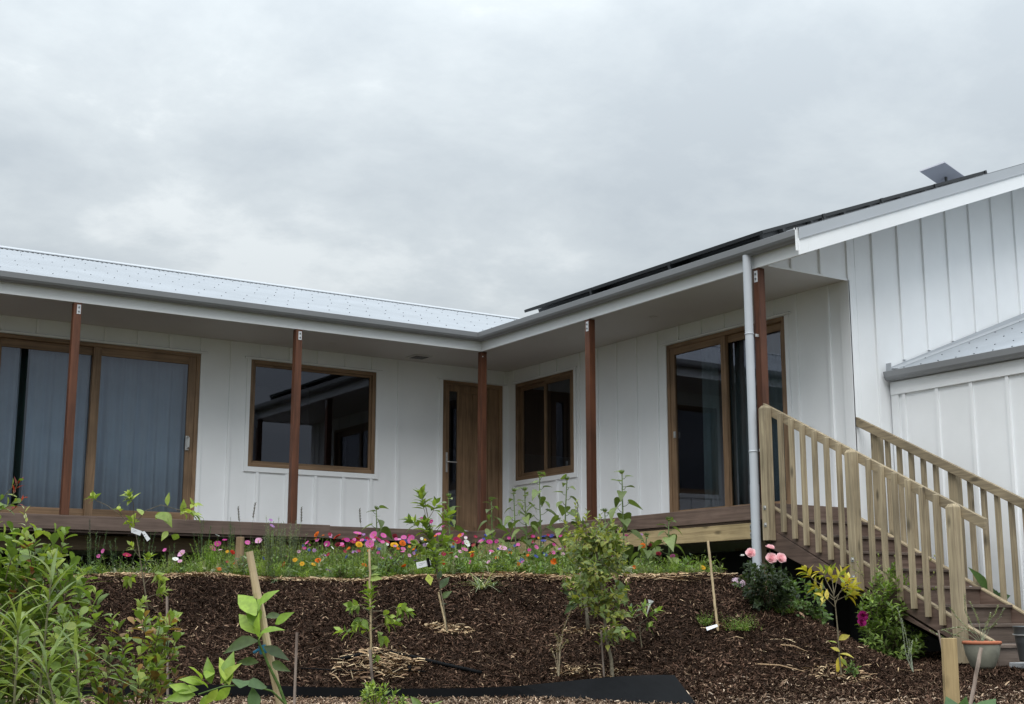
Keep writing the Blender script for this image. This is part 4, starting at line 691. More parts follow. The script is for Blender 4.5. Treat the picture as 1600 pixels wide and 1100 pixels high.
def fhead(kind, col, name):
    key = (kind, tuple(col))
    if key in FC: return FC[key]
    m = MB(); c = np.array(col)
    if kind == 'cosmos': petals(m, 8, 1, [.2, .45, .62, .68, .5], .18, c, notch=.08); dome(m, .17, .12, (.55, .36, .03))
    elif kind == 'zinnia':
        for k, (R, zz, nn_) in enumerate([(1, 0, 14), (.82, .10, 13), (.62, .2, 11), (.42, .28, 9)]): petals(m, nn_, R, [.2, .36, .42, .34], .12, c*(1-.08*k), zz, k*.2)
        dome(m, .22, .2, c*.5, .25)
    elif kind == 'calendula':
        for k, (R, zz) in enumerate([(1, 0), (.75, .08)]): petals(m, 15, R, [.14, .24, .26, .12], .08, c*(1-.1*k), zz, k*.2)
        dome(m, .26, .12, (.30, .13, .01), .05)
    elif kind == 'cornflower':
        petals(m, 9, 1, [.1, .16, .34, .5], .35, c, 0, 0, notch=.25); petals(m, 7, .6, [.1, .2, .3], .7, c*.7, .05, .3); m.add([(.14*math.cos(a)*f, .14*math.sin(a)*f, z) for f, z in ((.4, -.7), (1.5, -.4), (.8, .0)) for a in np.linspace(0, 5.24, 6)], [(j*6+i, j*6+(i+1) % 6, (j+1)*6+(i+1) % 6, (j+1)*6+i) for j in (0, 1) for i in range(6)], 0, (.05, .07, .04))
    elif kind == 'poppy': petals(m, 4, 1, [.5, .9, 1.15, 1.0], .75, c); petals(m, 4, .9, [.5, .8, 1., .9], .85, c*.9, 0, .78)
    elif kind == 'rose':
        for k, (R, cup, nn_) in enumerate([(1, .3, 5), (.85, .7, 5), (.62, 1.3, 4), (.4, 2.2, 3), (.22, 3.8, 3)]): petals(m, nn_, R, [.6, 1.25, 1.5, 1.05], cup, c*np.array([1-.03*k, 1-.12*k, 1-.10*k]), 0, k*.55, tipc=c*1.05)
    elif kind == 'lilac':
        for _ in range(26):
            a, e = rng.uniform(0, 6.28), rng.uniform(-.3, 1.5); d = np.array([math.cos(a)*math.cos(e), math.sin(a)*math.cos(e), math.sin(e)]); x = nz(np.cross(d, [.1, .2, 1])); y = np.cross(d, x); r_2 = .24; m.add([d*.8-x*r_2, d*.85-y*r_2, d*.8+x*r_2, d*.85+y*r_2], [(0, 1, 2, 3)], 0, c*rng.uniform(.75, 1.15))
    me = m.mesh(name, [M['petal']], smooth=(kind != 'lilac')); FC[key] = me; return me
COL = dict(pink=(.62, .13, .38), magenta=(.42, .035, .22), crimson=(.30, .015, .06), pale_pink=(.72, .38, .58), white=(.82, .83, .80), orange=(.72, .16, .015), red=(.50, .035, .015), yellow=(.75, .42, .03), blue=(.10, .13, .55), purple=(.09, .03, .14), mauve=(.40, .20, .48), dark_red=(.16, .01, .02), rose=(.88, .62, .64), lilac=(.55, .42, .50))
LM = [(100, 'the leftmost veranda post'), (160, 'the leafy left shrub'), (215, 'the tagged left sapling'), (290, 'the left sliding door edge'), (371, 'the log stump'), (430, 'the grey green spiky bush'), (490, 'the second veranda post'), (555, 'the thin standing cane'), (610, 'the lone young sunflower'), (672, 'the white tagged sapling'), (730, 'the front door'), (790, 'the corner post'), (850, 'the sunflower group'), (925, 'the dense bushy tree'), (985, 'the tallest sunflower'), (1045, 'the short budding sunflower'), (1098, 'the bamboo label stake')]
used = {}; fl_objs = []
def flower(kind, cname, x, y, R=.037, s=None, fol=True, name=None, lab=None, face=None):
    s = (12.55+(892-y)/80*1.75+rng.uniform(-.15, .15)) if s is None else s
    if x > 1080: s = min(s, 12.8)
    h = W(x, y, s); b = GS(x+rng.uniform(-6, 6), s+rng.uniform(-.05, .05)); b[2] = terr(b[0], b[1])
    nm = name or {'cosmos': 'cosmos_flower', 'zinnia': 'zinnia_flower', 'calendula': 'calendula_flower', 'cornflower': 'cornflower', 'poppy': 'poppy_flower'}.get(kind, 'flower')
    t = thing(nm, None, 'flower', b, 'flowers in the garden bed'); fl_objs.append((t, cname, kind, x, y))
    S2 = MB(); side = np.array([rng.gauss(0, .02), rng.gauss(0, .02), 0]); S2.tube([b, b*.5+h*.5+side, h], (.0035, .002), 5, 0, (.09, .13, .04), cap=False); S2.build('stem', M['bark'], t)
    me = fhead(kind, COL[cname], 'flower_head'); o = bpy.data.objects.new('flower_head', me); S.collection.objects.link(o); o.parent = t; o.location = Vector(h-b)
    up = nz(np.array([-syw*.75+rng.gauss(0, .45), -cyw*.75+rng.gauss(0, .45), rng.uniform(.35, 1.1)]) if face is None else np.array(face)); o.rotation_euler = Vector(up).to_track_quat('Z', 'Y').to_euler(); R *= rng.uniform(.85, 1.1); o.scale = (R, R, R)
    if fol:
        F = Fol(); H_ = h[2]-b[2]
        for _ in range(16 if kind in ('cosmos', 'cornflower') else 12):
            u_ = rng.uniform(.05, .8); p = b*(1-u_)+h*u_; a = rng.uniform(0, 6.28); e = rng.uniform(.1, 1.1)
            if kind in ('cosmos', 'cornflower'):
                for q in range(5): F.add('thread', p, [math.cos(a+rng.gauss(0, .35)), math.sin(a+rng.gauss(0, .35)), e+rng.gauss(0, .3)], [0, 0, 1], rng.uniform(.05, .1), .0032, vc([(.12, .19, .05), (.09, .15, .05)]))
            else: F.add('ovate', p, [math.cos(a), math.sin(a), e*.6], [0, 0, 1], rng.uniform(.04, .075), rng.uniform(.014, .024), vc(MID))
        F.build('foliage', t)
    return t
FLW = """c pink 559 834 45;c pink 584 836 40;c pink 599 837;c pink 578 850 46;c magenta 542 844;c crimson 551 847;c crimson 574 843;z red 527 839 40;z orange 559 843 36;z yellow 561 851 40;z dark_red 528 851;c magenta 592 844;z dark_red 617 838;z yellow 616 852 38;z orange 629 849 38;c pink 643 843 44;c pink 631 840;b blue 634 847;c pale_pink 651 846;c pink 630 858;k yellow 650 868 24;k orange 569 883 28;p orange 632 886 24;z red 705 865 26;z red 692 879 26;c crimson 714 845 42;c white 729 849 44;c pink 726 859 34;k yellow 737 863 30;z red 738 868 22;c pink 685 835;c pink 722 836;c magenta 692 823 24;c magenta 674 815 26;c magenta 659 811 28;c pink 752 846 36;c crimson 740 852 24;c purple 650 876 24;c pale_pink 785 857 50;c magenta 765 847 34;k orange 797 866 34;k orange 796 878 34;k orange 810 882 34;k orange 820 873 30;b blue 815 877;b blue 837 870 28;b blue 850 839;b blue 849 846;b blue 862 838;c pink 838 855 28;b blue 851 867;p orange 867 879 34;k orange 916 853 30;k orange 948 883 24;c pink 922 838 22;c pink 947 847 22;c magenta 979 837 22;c pink 808 852 20;c mauve 874 858 22;p orange 992 887 18;c pale_pink 284 865 40;c magenta 340 850 40;c magenta 332 857 32;c magenta 351 844 26;c pale_pink 404 845 40;c pink 387 848 26;c white 340 837 30;c mauve 425 822 30;c mauve 423 813 26;k orange 371 882 40;z red 363 863 30;k orange 342 889 28;p red 445 884 36;k yellow 461 875 24;k yellow 472 881 26;k yellow 490 882 26;z orange 497 876 28;c purple 513 892 36;z orange 495 835 38;c magenta 511 850 36;c pink 496 844 26;c magenta 475 857 28;c pink 480 848 24;c mauve 491 860 22;b blue 411 872 22;c pink 161 861 22;c pink 154 869 18;c crimson 198 868 38;c white 274 874 30;z orange 1005 854 44;z red 1046 846 36;c pink 1051 869 30;z dark_red 1029 865 26;z dark_red 1016 851 20;k yellow 1098 887 34;c pink 1100 872 0;c crimson 605 847 30;c mauve 664 852 24;c magenta 700 842 26;c pink 768 862 26;c magenta 776 846 24;c white 519 856 22;c pale_pink 467 862 18;c pink 533 851 30;c dark_red 583 857 24"""
KM = dict(c='cosmos', z='zinnia', k='calendula', p='poppy', b='cornflower')
for e_ in FLW.split(';'):
    q = e_.split(); R = float(q[4])/1000 if len(q) > 4 else .03
    if R == 0: continue
    flower(KM[q[0]], q[1], int(q[2]), int(q[3]), R)
for i in range(120):
    x = rng.uniform(465, 880) if i % 4 else rng.uniform(240, 1060); y = rng.uniform(834, 880); k_, c_, R_ = rng.choice([('cosmos', 'pink', .026), ('cosmos', 'magenta', .024), ('cosmos', 'pale_pink', .026), ('cosmos', 'crimson', .026), ('calendula', 'yellow', .02), ('calendula', 'orange', .022), ('cornflower', 'blue', .022), ('cosmos', 'mauve', .02), ('cosmos', 'white', .018)]); flower(k_, c_, x, y, R_*.82)
grp = {}
for t, c, k, x, y in fl_objs:
    lm = min(LM, key=lambda l: abs(l[0]-x))[1]; hgt = 'bloom high' if y < 846 else ('bloom low' if y > 866 else 'bloom'); grp.setdefault((c, k, hgt, lm), []).append((x, t))
ordn = ['leftmost', 'second', 'third', 'fourth', 'fifth', 'sixth', 'seventh', 'eighth', 'ninth', 'tenth', 'eleventh', 'twelfth', 'thirteenth', 'fourteenth', 'fifteenth']
for (c, k, hgt, lm), it in grp.items():
    it.sort(key=lambda v: v[0])
    for i, (x, t) in enumerate(it): t['label'] = f"{ordn[i]+' ' if len(it) > 1 else ''}{c.replace('_', ' ')} {k} {hgt} nearest {lm}"
# roses
for i, (x, y, R, fc) in enumerate([(1173, 865, .040, (-.6, -.7, .5)), (1203, 857, .036, (.1, -.3, 1)), (1205, 873, .044, (-.5, -.8, .45)), (1220, 873, .042, (-.35, -.8, .5))]):
    h = W(x, y, sr-.05); me = fhead('rose', COL['rose'], 'rose_bloom'); o = bpy.data.objects.new('rose_bloom', me); S.collection.objects.link(o); o.parent = rb; o.location = Vector(h)-rb.location; o.rotation_euler = Vector(fc).to_track_quat('Z', 'Y').to_euler(); o.scale = (R, R, R)
    m = MB(); m.tube([h+[0, 0, -.005], h+[0, 0, -.16]], .003, 5, 0, (.05, .07, .03)); m.build('rose_stalk', M['bark'], rb)
def addbloom(root, x, y, s, kind, c, R, nm='bloom', face=(-.5, -.7, .4)):
    h = W(x, y, s); o = bpy.data.objects.new(nm, fhead(kind, COL[c], nm)); S.collection.objects.link(o); o.parent = root; o.location = Vector(h)-root.location; o.rotation_euler = Vector(face).to_track_quat('Z', 'Y').to_euler(); o.scale = (R,)*3
addbloom(shs, 1348, 962, s_-.2, 'rose', 'magenta', .045, face=(-.5, -.7, -.2)); addbloom(shs, 1346, 972, s_-.2, 'rose', 'magenta', .04, face=(-.3, -.8, .2)); addbloom(shs, 1323, 906, s_, 'rose', 'red', .03); addbloom(rb, 1160, 869, sr, 'rose', 'white', .018, face=(0, 0, 1))
lb = bush('small_plant', 'low plant with faded lilac flowers at the crest left of the rose bush', 'plant', GP(1152, 916), [(1140, 912), (1148, 906), (1160, 912), (1155, 916)], sof(GP(1152, 916)), 8, .03, .015, 'ovate', MID, .04, 5, .05, stems=3)
addbloom(lb, 1150, 910, sof(GP(1152, 916)), 'lilac', 'lilac', .05); addbloom(lb, 1157, 913, sof(GP(1152, 916)), 'lilac', 'lilac', .05)
# ------------------------------------------------ sunflowers
def sunflower(label, x, ytop, xb, s, nl, size, bud=True, lean=0):
    b = GS(xb, s); t = thing('sunflower', label, 'sunflower', b, 'young sunflowers in the bed'); top = W(x, ytop, s); F = Fol(); S2 = MB(); pp = [b, b*.6+top*.4+np.array([.01, 0, 0]), b*.25+top*.75, top]; S2.tube(pp, (.010, .005), 7, 0, (.14, .19, .08), cap=False); H_ = top-b
    nl += 6
    for i in range(nl):
        u_ = .2+.8*(i/(nl-1))**.85; p = b+H_*u_; a = i*2.5+rng.uniform(-.4, .4)+x; hor = np.array([math.cos(a), math.sin(a), 0]); l = size*.92*(1.0-.5*max(0, u_-.6)/.4)*rng.uniform(.8, 1.15); pl_ = l*.55*(1-.6*u_)+.02; e = p+hor*pl_+np.array([0, 0, pl_*.55]); S2.tube([p, (p+e)/2+np.array([0, 0, -.01]), e], (.004, .0025), 5, 0, (.15, .2, .09), cap=False)
        dr = hor*.9+np.array([0, 0, -.35 if u_ < .85 else .15]); F.add('heart', e, dr, nz(np.array([0, 0, 1.])+hor*.5+np.array([rng.gauss(0, .25), rng.gauss(0, .25), 0])), l, l*.82, vc(SUNF))
    if bud:
        B = MB(); petals(B, 12, .035, [.3, .45, .3, .05], .9, (.13, .19, .07)); petals(B, 9, .025, [.3, .45, .3, .05], 1.4, (.16, .22, .08), .004, .2); dome(B, .018, .015, (.25, .26, .06)); o = B.build('flower_bud', M['leaf'], t, smooth=True); o.location = Vector(top-b); o.rotation_euler = (rng.uniform(-.3, .3), rng.uniform(-.3, .3), 0)
    F.build('foliage', t); S2.build('stem', M['bark'], t, smooth=True)
for a in [('tallest sunflower, spiky green bud, in front of the white wall right of the post', 972, 740, 975, 13.5, 9, .19), ('sunflower with its green bud just under the small window', 843, 742, 845, 14.2, 10, .18), ('sunflower in front of the right side of the small window trim', 886, 750, 878, 14.1, 9, .19),
          ('leafy sunflower directly left of the one under the window', 820, 766, 824, 14.0, 10, .15), ('sunflower just right of the front door frame', 803, 768, 806, 14.6, 8, .15), ('young sunflower in front of the corner post', 768, 782, 770, 14.3, 9, .15), ('young sunflower in front of the glass strip of the front door', 701, 776, 703, 14.3, 9, .14),
          ('lone young sunflower with pale leaves left of the tagged upright sapling', 588, 796, 590, 14.3, 6, .18), ('short budding sunflower against the pine bearer of the deck', 1045, 813, 1045, 13.3, 7, .17), ('leafy sunflower whose top reaches the deck edge left of the tallest', 945, 800, 950, 13.7, 7, .17), ('low sunflower seedling between the two right hand sunflowers', 1010, 838, 1008, 13.2, 6, .13)]:
    sunflower(*a)
# ------------------------------------------------ bed foliage (uncountable)
def patch(s, t): return .5+.5*math.sin(t*2.3+1.3*math.sin(s*3.1))*math.cos(s*2.7+t*.9)
F = Fol(); F2 = Fol(); n = 0
FP = [[(.14, .22, .04), (.11, .18, .04)], [(.10, .16, .045), (.08, .13, .04)], [(.055, .09, .035), (.07, .11, .05)], [(.16, .24, .06), (.12, .2, .05)], [(.10, .13, .08), (.13, .16, .10)]]
while n < 900:
    s = rng.uniform(12.2, 15.0); t = rng.uniform(-4.6, 2.45); px = 800+t*2155/s; x_, y_ = CAM[0]+s*syw+t*cyw, CAM[1]+s*cyw-t*syw
    if x_ > -.15 or y_ > -.25 or (px > 1120 and s > 12.6): continue
    if rng.random() > (.3 if px < 300 else (.6 if px > 960 else 1.)): continue
    n += 1; P = np.array([x_, y_, float(terr_st(s, t))]); pt = patch(s, t)+rng.gauss(0, .25); H0 = (.10+.20*min(1., max(0, s-12.2)/.9))*rng.uniform(.6, 1.35)*(1 if 310 < px < 960 else .75)
    if pt > .42:      # feathery fronds
        pal = FP[rng.choice([0, 0, 1, 2, 3, 4])]
        for _ in range(rng.randrange(4, 8)):
            a = rng.uniform(0, 6.28); d0 = nz([math.cos(a)*.4, math.sin(a)*.4, 1]); l = H0*rng.uniform(.6, 1.1); c = vc(pal); F.add('thread', P, d0, [math.cos(a), math.sin(a), 0], l, .004, c)
            for i in range(14): u_ = rng.uniform(.15, 1); a2 = rng.uniform(0, 6.28); F.add('thread', P+d0*l*u_*.97, d0*.7+np.array([math.cos(a2), math.sin(a2), .1]), [0, 0, 1], rng.uniform(.03, .065)*(1.3-.6*u_), rng.uniform(.003, .0055), c*rng.uniform(.75, 1.25))
    else:             # leafy stems
        pal = rng.choice([MID, MID, [(.12, .18, .06), (.10, .15, .05)], DARKG+MID, [(.12, .15, .10)]]); kd = rng.choice(['ovate', 'ovate', 'lance']); L0 = rng.uniform(.04, .08); W0 = L0*rng.uniform(.25, .5)
        for _ in range(rng.randrange(2, 5)):
            a = rng.uniform(0, 6.28); tp = P+np.array([math.cos(a)*.07, math.sin(a)*.07, H0*rng.uniform(.5, 1)]); sprig(F2, None, P, tp, rng.randrange(6, 11), L0, W0, kd, pal, 62, start=.1)
tag(F.build('flower_bed_greenery'), 'feathery green foliage filling the flower bed along the deck', 'ground cover', kind='stuff'); tag(F2.build('leafy_undergrowth'), 'small leafy undergrowth between the flowers of the bed', 'ground cover', kind='stuff')
# individual bed plants
def spires(label, px, s, n, w_, hgt, pal, thr=8, name='feathery_plant', wid=.0035, cat='plant'):
    b = GS(px, s); t = thing(name, label, cat, b); F = Fol(); S2 = MB()
    for _ in range(n):
        o = np.array([rng.gauss(0, w_*.5), rng.gauss(0, w_*.4), 0]); tp = b+o*1.5+np.array([rng.gauss(0, .02), 0, hgt*rng.uniform(.65, 1.05)]); S2.tube([b+o*.5, tp], (.003, .0015), 4, 0, np.array(pal[0])*.9, cap=False)
        for i in range(thr*5):
            u_ = rng.uniform(.15, 1); p = (b+o*.5)*(1-u_)+tp*u_; a = rng.uniform(0, 6.28); F.add('thread', p, [math.cos(a), math.sin(a), rng.uniform(.2, 1.3)], [0, 0, 1], rng.uniform(.03, .07)*(1.2-.5*u_), wid, vc(pal))
    F.build('foliage', t); S2.build('stem', M['bark'], t); return t
FG = [(.06, .10, .045), (.08, .13, .055), (.045, .075, .04)]; GG = [(.13, .17, .10), (.10, .14, .09), (.17, .21, .14)]
for lb, px, s, n, w_, h, pal in [('dark feathery plant against the void just right of the left shrub', 140, 13.2, 9, .13, .55, FG), ('dark feathery plant left of the tagged left sapling', 185, 13.4, 7, .1, .42, FG), ('feathery plant rising behind the tagged left sapling', 222, 13.6, 7, .1, .55, FG), ('tall dark feathery plant left of the log stump', 312, 13.6, 8, .09, .60, FG), ('dark feathery plant just behind the log stump', 358, 13.8, 8, .1, .62, FG), ('dark feathery plant between the sapling and the pale pink cosmos', 262, 13.5, 6, .09, .40, FG),
    ('bright green ferny clump between the sliding door and the log stump', 325, 12.9, 26, .16, .36, [(.15, .25, .045), (.12, .21, .04)]), ('grey green spiky bush in front of the second veranda post, left half', 425, 13.0, 24, .11, .56, GG), ('grey green spiky bush in front of the second veranda post, right half', 448, 13.0, 24, .11, .55, GG)]: spires(lb, px, s, n, w_, h, pal)
for lb, gp_, rr, hh in [('ferny green seedling clump on the slope right of the label stake', (1158, 985), .14, .2), ('thin ferny seedling left of the label stake', (1103, 978), .03, .18), ('small ferny clump below the low leafy plant', (1222, 958), .10, .12)]:
    b = GP(*gp_); t = thing('ferny_plant', lb, 'plant', b); F = Fol()
    for _ in range(90 if rr > .1 else 40):
        o = b+np.array([rng.gauss(0, rr*.5), rng.gauss(0, rr*.5), 0]); a = rng.uniform(0, 6.28); d0 = nz([math.cos(a)*.8, math.sin(a)*.8, rng.uniform(.5, 1.6)]); l = hh*rng.uniform(.4, .9)
        for i in range(14): p = o+d0*l*i/14; a2 = rng.uniform(0, 6.28); F.add('thread', p, d0*.6+np.array([math.cos(a2), math.sin(a2), .1]), [0, 0, 1], .028*(1.2-i/14), .0045, vc([(.09, .16, .04), (.12, .20, .05)]))
    F.build('foliage', t)
def blades(label, b, n, l, wd, pal, name='grass_tuft', cat='plant', sp=.6):
    t = thing(name, label, cat, b); F = Fol()
    for _ in range(n): a = rng.uniform(0, 6.28); F.add('lance', np.array(b)+[rng.gauss(0, .02), rng.gauss(0, .02), 0], [math.cos(a)*sp, math.sin(a)*sp, rng.uniform(.5, 1.4)], [0, 0, 1], l*rng.uniform(.6, 1.1), wd, vc(pal))
    F.build('foliage', t); return t
blades('tuft of striped grey green strap leaves on the crest in the middle', GP(752, 922), 34, .24, .010, [(.16, .22, .15), (.30, .34, .24), (.08, .12, .08)])
blades('small tuft of strap leaves right of the striped tuft', GP(772, 918), 16, .16, .008, [(.16, .22, .15), (.08, .12, .08)]); blades('tiny dark plant with white flowers on the crest near the straw', GP(430, 910), 26, .09, .012, DARKG)
b = GS(383, 12.45); t = bush('leafy_plant', 'blue green leafy clump with orange flowers beside the bamboo cane top', 'plant', b, [(345, 905), (352, 880), (372, 870), (400, 872), (402, 900), (385, 908)], 12.45, 40, .085, .018, 'ovate', [(.07, .11, .07), (.11, .155, .10), (.05, .085, .05)], .09, 7, .12, stems=6)
b = GS(600, 12.6); bush('leafy_plant', 'dark leafy bedding plant under the cosmos by the thin cane', 'plant', b, [(590, 905), (590, 870), (625, 860), (640, 880), (635, 905)], 12.6, 30, .07, .02, 'ovate', MID+DARKG, .12, 8, .12, stems=6)
b = GS(720, 12.6); bush('leafy_plant', 'mid green bedding plant right of the upright tagged sapling', 'plant', b, [(700, 905), (700, 870), (730, 862), (748, 885), (742, 905)], 12.6, 28, .06, .014, 'ovate', MID, .12, 9, .12, stems=6)
b = GS(530, 12.5); bush('leafy_plant', 'leafy bedding plant at the crest between stump and thin cane', 'plant', b, [(520, 905), (522, 882), (548, 878), (560, 905)], 12.5, 20, .05, .016, 'ovate', MID+[(.14, .2, .09)], .1, 8, .1, stems=5)
b = GS(1075, 12.9); bush('leafy_plant', 'broad leaved green plant left of the label stake in front of the void', 'plant', b, [(1055, 905), (1052, 880), (1068, 862), (1090, 868), (1095, 888), (1125, 890), (1130, 905)], 12.9, 30, .085, .036, 'ovate', MID+[(.12, .2, .06)], .1, 6, .12, stems=6)
b = GS(985, 13.0); bush('leafy_plant', 'leafy zinnia plants at the crest right of the bushy tree', 'plant', b, [(975, 905), (985, 870), (1010, 862), (1035, 872), (1045, 905)], 13.0, 36, .055, .018, 'ovate', MID+[(.15, .21, .09)], .13, 9, .15, stems=6)
for lb, x0, y0, x1, y1 in [('dark grass seed head rising in front of the deck near the stump', 378, 860, 372, 792), ('slender leaning grass stalk crossing the white wall', 378, 860, 399, 786), ('thin grass seed head right of the second veranda post', 469, 880, 471, 793), ('drooping grass seed head left of the lone sunflower', 566, 870, 562, 795), ('tall dry grass seed head under the left sliding door', 138, 880, 140, 812), ('slender flower spike left of the small window', 904, 850, 902, 790)]:
    b = GS(x0, 13.2); m = MB(); tp = W(x1, y1, 13.2); m.tube([b, (b+tp)/2+[.01, 0, 0], tp], (.003, .0012), 4, 0, (.09, .10, .06)); d = tp-b
    for i in range(22): u_ = .80+.2*i/22; p = b+d*u_; a = i*2.4; m.tube([p, p+np.array([math.cos(a)*.012, math.sin(a)*.012, .018])], (.004, .001), 4, 0, (.10, .09, .07))
    tag(m.build('grass_stalk', M['bark']), lb, 'grass')
# ------------------------------------------------ stakes, canes, pegs, tags
def stick(name, label, a, b, s, r, mat, nodes=0, s2=None, square=False):
    A = W(*a, s) if not isinstance(a, np.ndarray) else a; B = W(*b, s if s2 is None else s2) if not isinstance(b, np.ndarray) else b; m = MB(); rs = []; pts = []
    k = 14 if nodes else 2
    for i in range(k+1): pts.append(A+(B-A)*i/k+(np.array([rng.gauss(0, .0012)*nodes, rng.gauss(0, .0012)*nodes, 0]))); rs.append(r*(1.10 if nodes and i % 4 == 2 else 1.))
    m.tube(pts, rs, 4 if square else 9); o = m.build(name, mat, smooth=not square and False); tag(o, label, name.replace('_', ' ')); return o
def down(a, b, s):   # continue the line a->b (pixels) to the ground at distance s
    A, B = W(*a, s), W(*b, s); d = nz(B-A); P = B
    while P[2] > terr(P[0], P[1])-.05: P = P+d*.01
    return P
bc = stick('bamboo_cane', 'thick leaning bamboo cane with a blue tie in the left foreground', W(389, 862, 6), down((389, 862), (437, 1100), 6), 6, .0165, M['cane'], 1)
m = MB(); c0, c1 = W(410.5, 1008, 6), W(413.5, 1021, 6); m.tube([c0, c1], .0205, 12); m.tube([W(404, 1015, 5.97), W(396, 1020, 5.97)], .006, 6); m.build('blue_tie', M['tape'], bc)
bp_ = down((440, 1060), (452, 1100), 6); cp_ = thing('citrus_seedling', 'big leaved citrus seedling tied to the thick bamboo cane', 'sapling', bp_); F = Fol(); S2 = MB()
S2.tube([bp_, W(450, 1110, 5.95), W(436, 1072, 5.95), W(420, 1040, 5.95), W(405, 1005, 5.95), W(401, 960, 5.95), W(400, 935, 5.95)], (.008, .004), 7, 0, (.07, .12, .03), cap=False); S2.tube([W(446, 1100, 5.95), W(425, 1080, 5.9), (W(390, 1070, 5.85)), W(350, 1072, 5.8), W(310, 1085, 5.8)], (.005, .003), 6, 0, (.08, .13, .035), cap=False)
BC = [(.11, .20, .035), (.15, .25, .045)]; leaves(F, S2, [(400, 962, 367, 913), (403, 955, 387, 912), (405, 945, 428, 916), (400, 990, 371, 955), (403, 985, 385, 950), (406, 990, 440, 972), (402, 975, 398, 930), (404, 995, 395, 960), (430, 975, 458, 955), (404, 1000, 414, 975)], 5.93, .42, 'ovate', BC)
leaves(F, S2, [(403, 1002, 338, 1014), (412, 1010, 453, 1030), (415, 965, 446, 958), (425, 1035, 450, 1048), (404, 1035, 366, 1032)], 5.93, .38, 'ovate', DARKG); leaves(F, S2, [(352, 1070, 362, 1012), (358, 1070, 345, 1020), (345, 1068, 372, 1032), (330, 1068, 322, 1024), (325, 1075, 300, 1045), (318, 1068, 283, 1055), (310, 1078, 268, 1080), (305, 1085, 255, 1092), (340, 1075, 318, 1105), (360, 1074, 330, 1100), (322, 1060, 335, 1035), (315, 1062, 300, 1035), (300, 1082, 262, 1068), (330, 1085, 300, 1108)], 5.85, .42, 'ovate', BC+[(.19, .28, .06)]); leaves(F, S2, [(395, 1110, 397, 1070), (375, 1075, 384, 1045), (388, 1072, 425, 1062)], 5.8, .6, 'ovate', [(.05, .10, .045)])
F.build('foliage', cp_); S2.build('stem', M['bark'], cp_, smooth=True)
stick('garden_stake', 'thin grey upright stake beside the far left sapling', W(261, 932, 9.3), down((261, 932), (262, 1080), 9.3), 9.3, .009, M['cane2'], 0, None, True); stick('garden_stake', 'thin grey upright stake right of the thick bamboo cane', W(464, 988, 9.0), down((464, 988), (460, 1096), 9.0), 9, .0095, M['cane2'], 0, None, True)
s_ = sof(GP(583, 1090)); stick('garden_stake', 'short grey stake at the foot of the slender sapling in the straw ring', W(578, 1015, s_-.03), down((578, 1015), (584, 1094), s_-.03), s_, .011, M['cane2'], 0, None, True); stick('cane', 'long thin cane standing up through the slender staked sapling', W(577, 858, s_), W(580, 1040, s_), s_, .0075, M['cane'], 1)
s_ = sof(GP(698, 988)); stick('cane', 'short thin cane supporting the upright tagged sapling', W(685, 925, s_-.03), GP(699, 990), s_, .0075, M['cane'], 1); s_ = sof(GP(944, 1060)); stick('garden_stake', 'thin grey stake just left of the dense bushy tree trunk', W(939, 985, s_-.05), GP(944, 1060), s_, .008, M['cane2'], 0, None, True)
g_p = GP(1122, 986); s_ = sof(g_p); stick('bamboo_stake', 'thin leaning bamboo stake with a plant label lying at its foot', W(1106, 845, s_), g_p, s_, .0095, M['cane'], 1)
def card(name, label, cat, corners, s, mat, parent=None, lines=True, ds=(0, 0, 0, 0)):
    P = [W(a, b, s+ds[i]) for i, (a, b) in enumerate(corners)]; n = nz(np.cross(P[1]-P[0], P[3]-P[0])); n = n if n@FH < 0 else -n; m = MB(); m.hexa([P[0], P[1], P[3], P[2], P[0]+n*.0015, P[1]+n*.0015, P[3]+n*.0015, P[2]+n*.0015])
    if lines:
        for v in (.3, .55): A_ = P[0]+(P[3]-P[0])*v; B_ = P[1]+(P[2]-P[1])*v; e = (P[3]-P[0])*.05; a_, b_ = A_+(B_-A_)*.15+n*.0018, A_+(B_-A_)*(.6 if v < .5 else .45)+n*.0018; m.add([a_, b_, b_+e, a_+e], [(0, 1, 2, 3)], 1)
    o = m.build(name, [mat, M['ink']], parent); tag(o, label, cat); return o
sl2 = sof(GP(699, 990))-.06; card('plant_tag', 'white plant tag wrapped round the upright sapling', 'tag', [(650, 879), (672, 874.5), (674, 883), (652, 888.5)], sl2, M['white']); card('plant_tag', 'yellow green diamond plant tag hanging on the upright sapling', 'tag', [(669, 896.5), (677, 904), (673, 915), (664, 905)], sl2, M['tagy'])
m = MB(); m.tube([W(668, 872, sl2-.01), W(671, 886, sl2-.01)], .012, 8); tag(m.build('plant_tie', M['black']), 'black tie holding the white tag to the upright sapling', 'tie')
sl3 = sof(GP(236, 1000))-.05; card('plant_tag', 'crumpled white paper tag wrapped round the far left sapling', 'tag', [(205, 824), (222, 830), (219, 837), (205, 832)], sl3, M['white']); card('plant_tag', 'loose end of white paper tag hanging by the far left sapling', 'tag', [(221, 831), (226, 830), (235, 842), (230, 846)], sl3, M['white'])
card('plant_label', 'white plant label lying on the mulch by the bamboo stake', 'label', [(1103, 980.5), (1120, 975.5), (1122, 979), (1105, 985.5)], s_-.06, M['white'], ds=(0, 0, -.03, -.03))
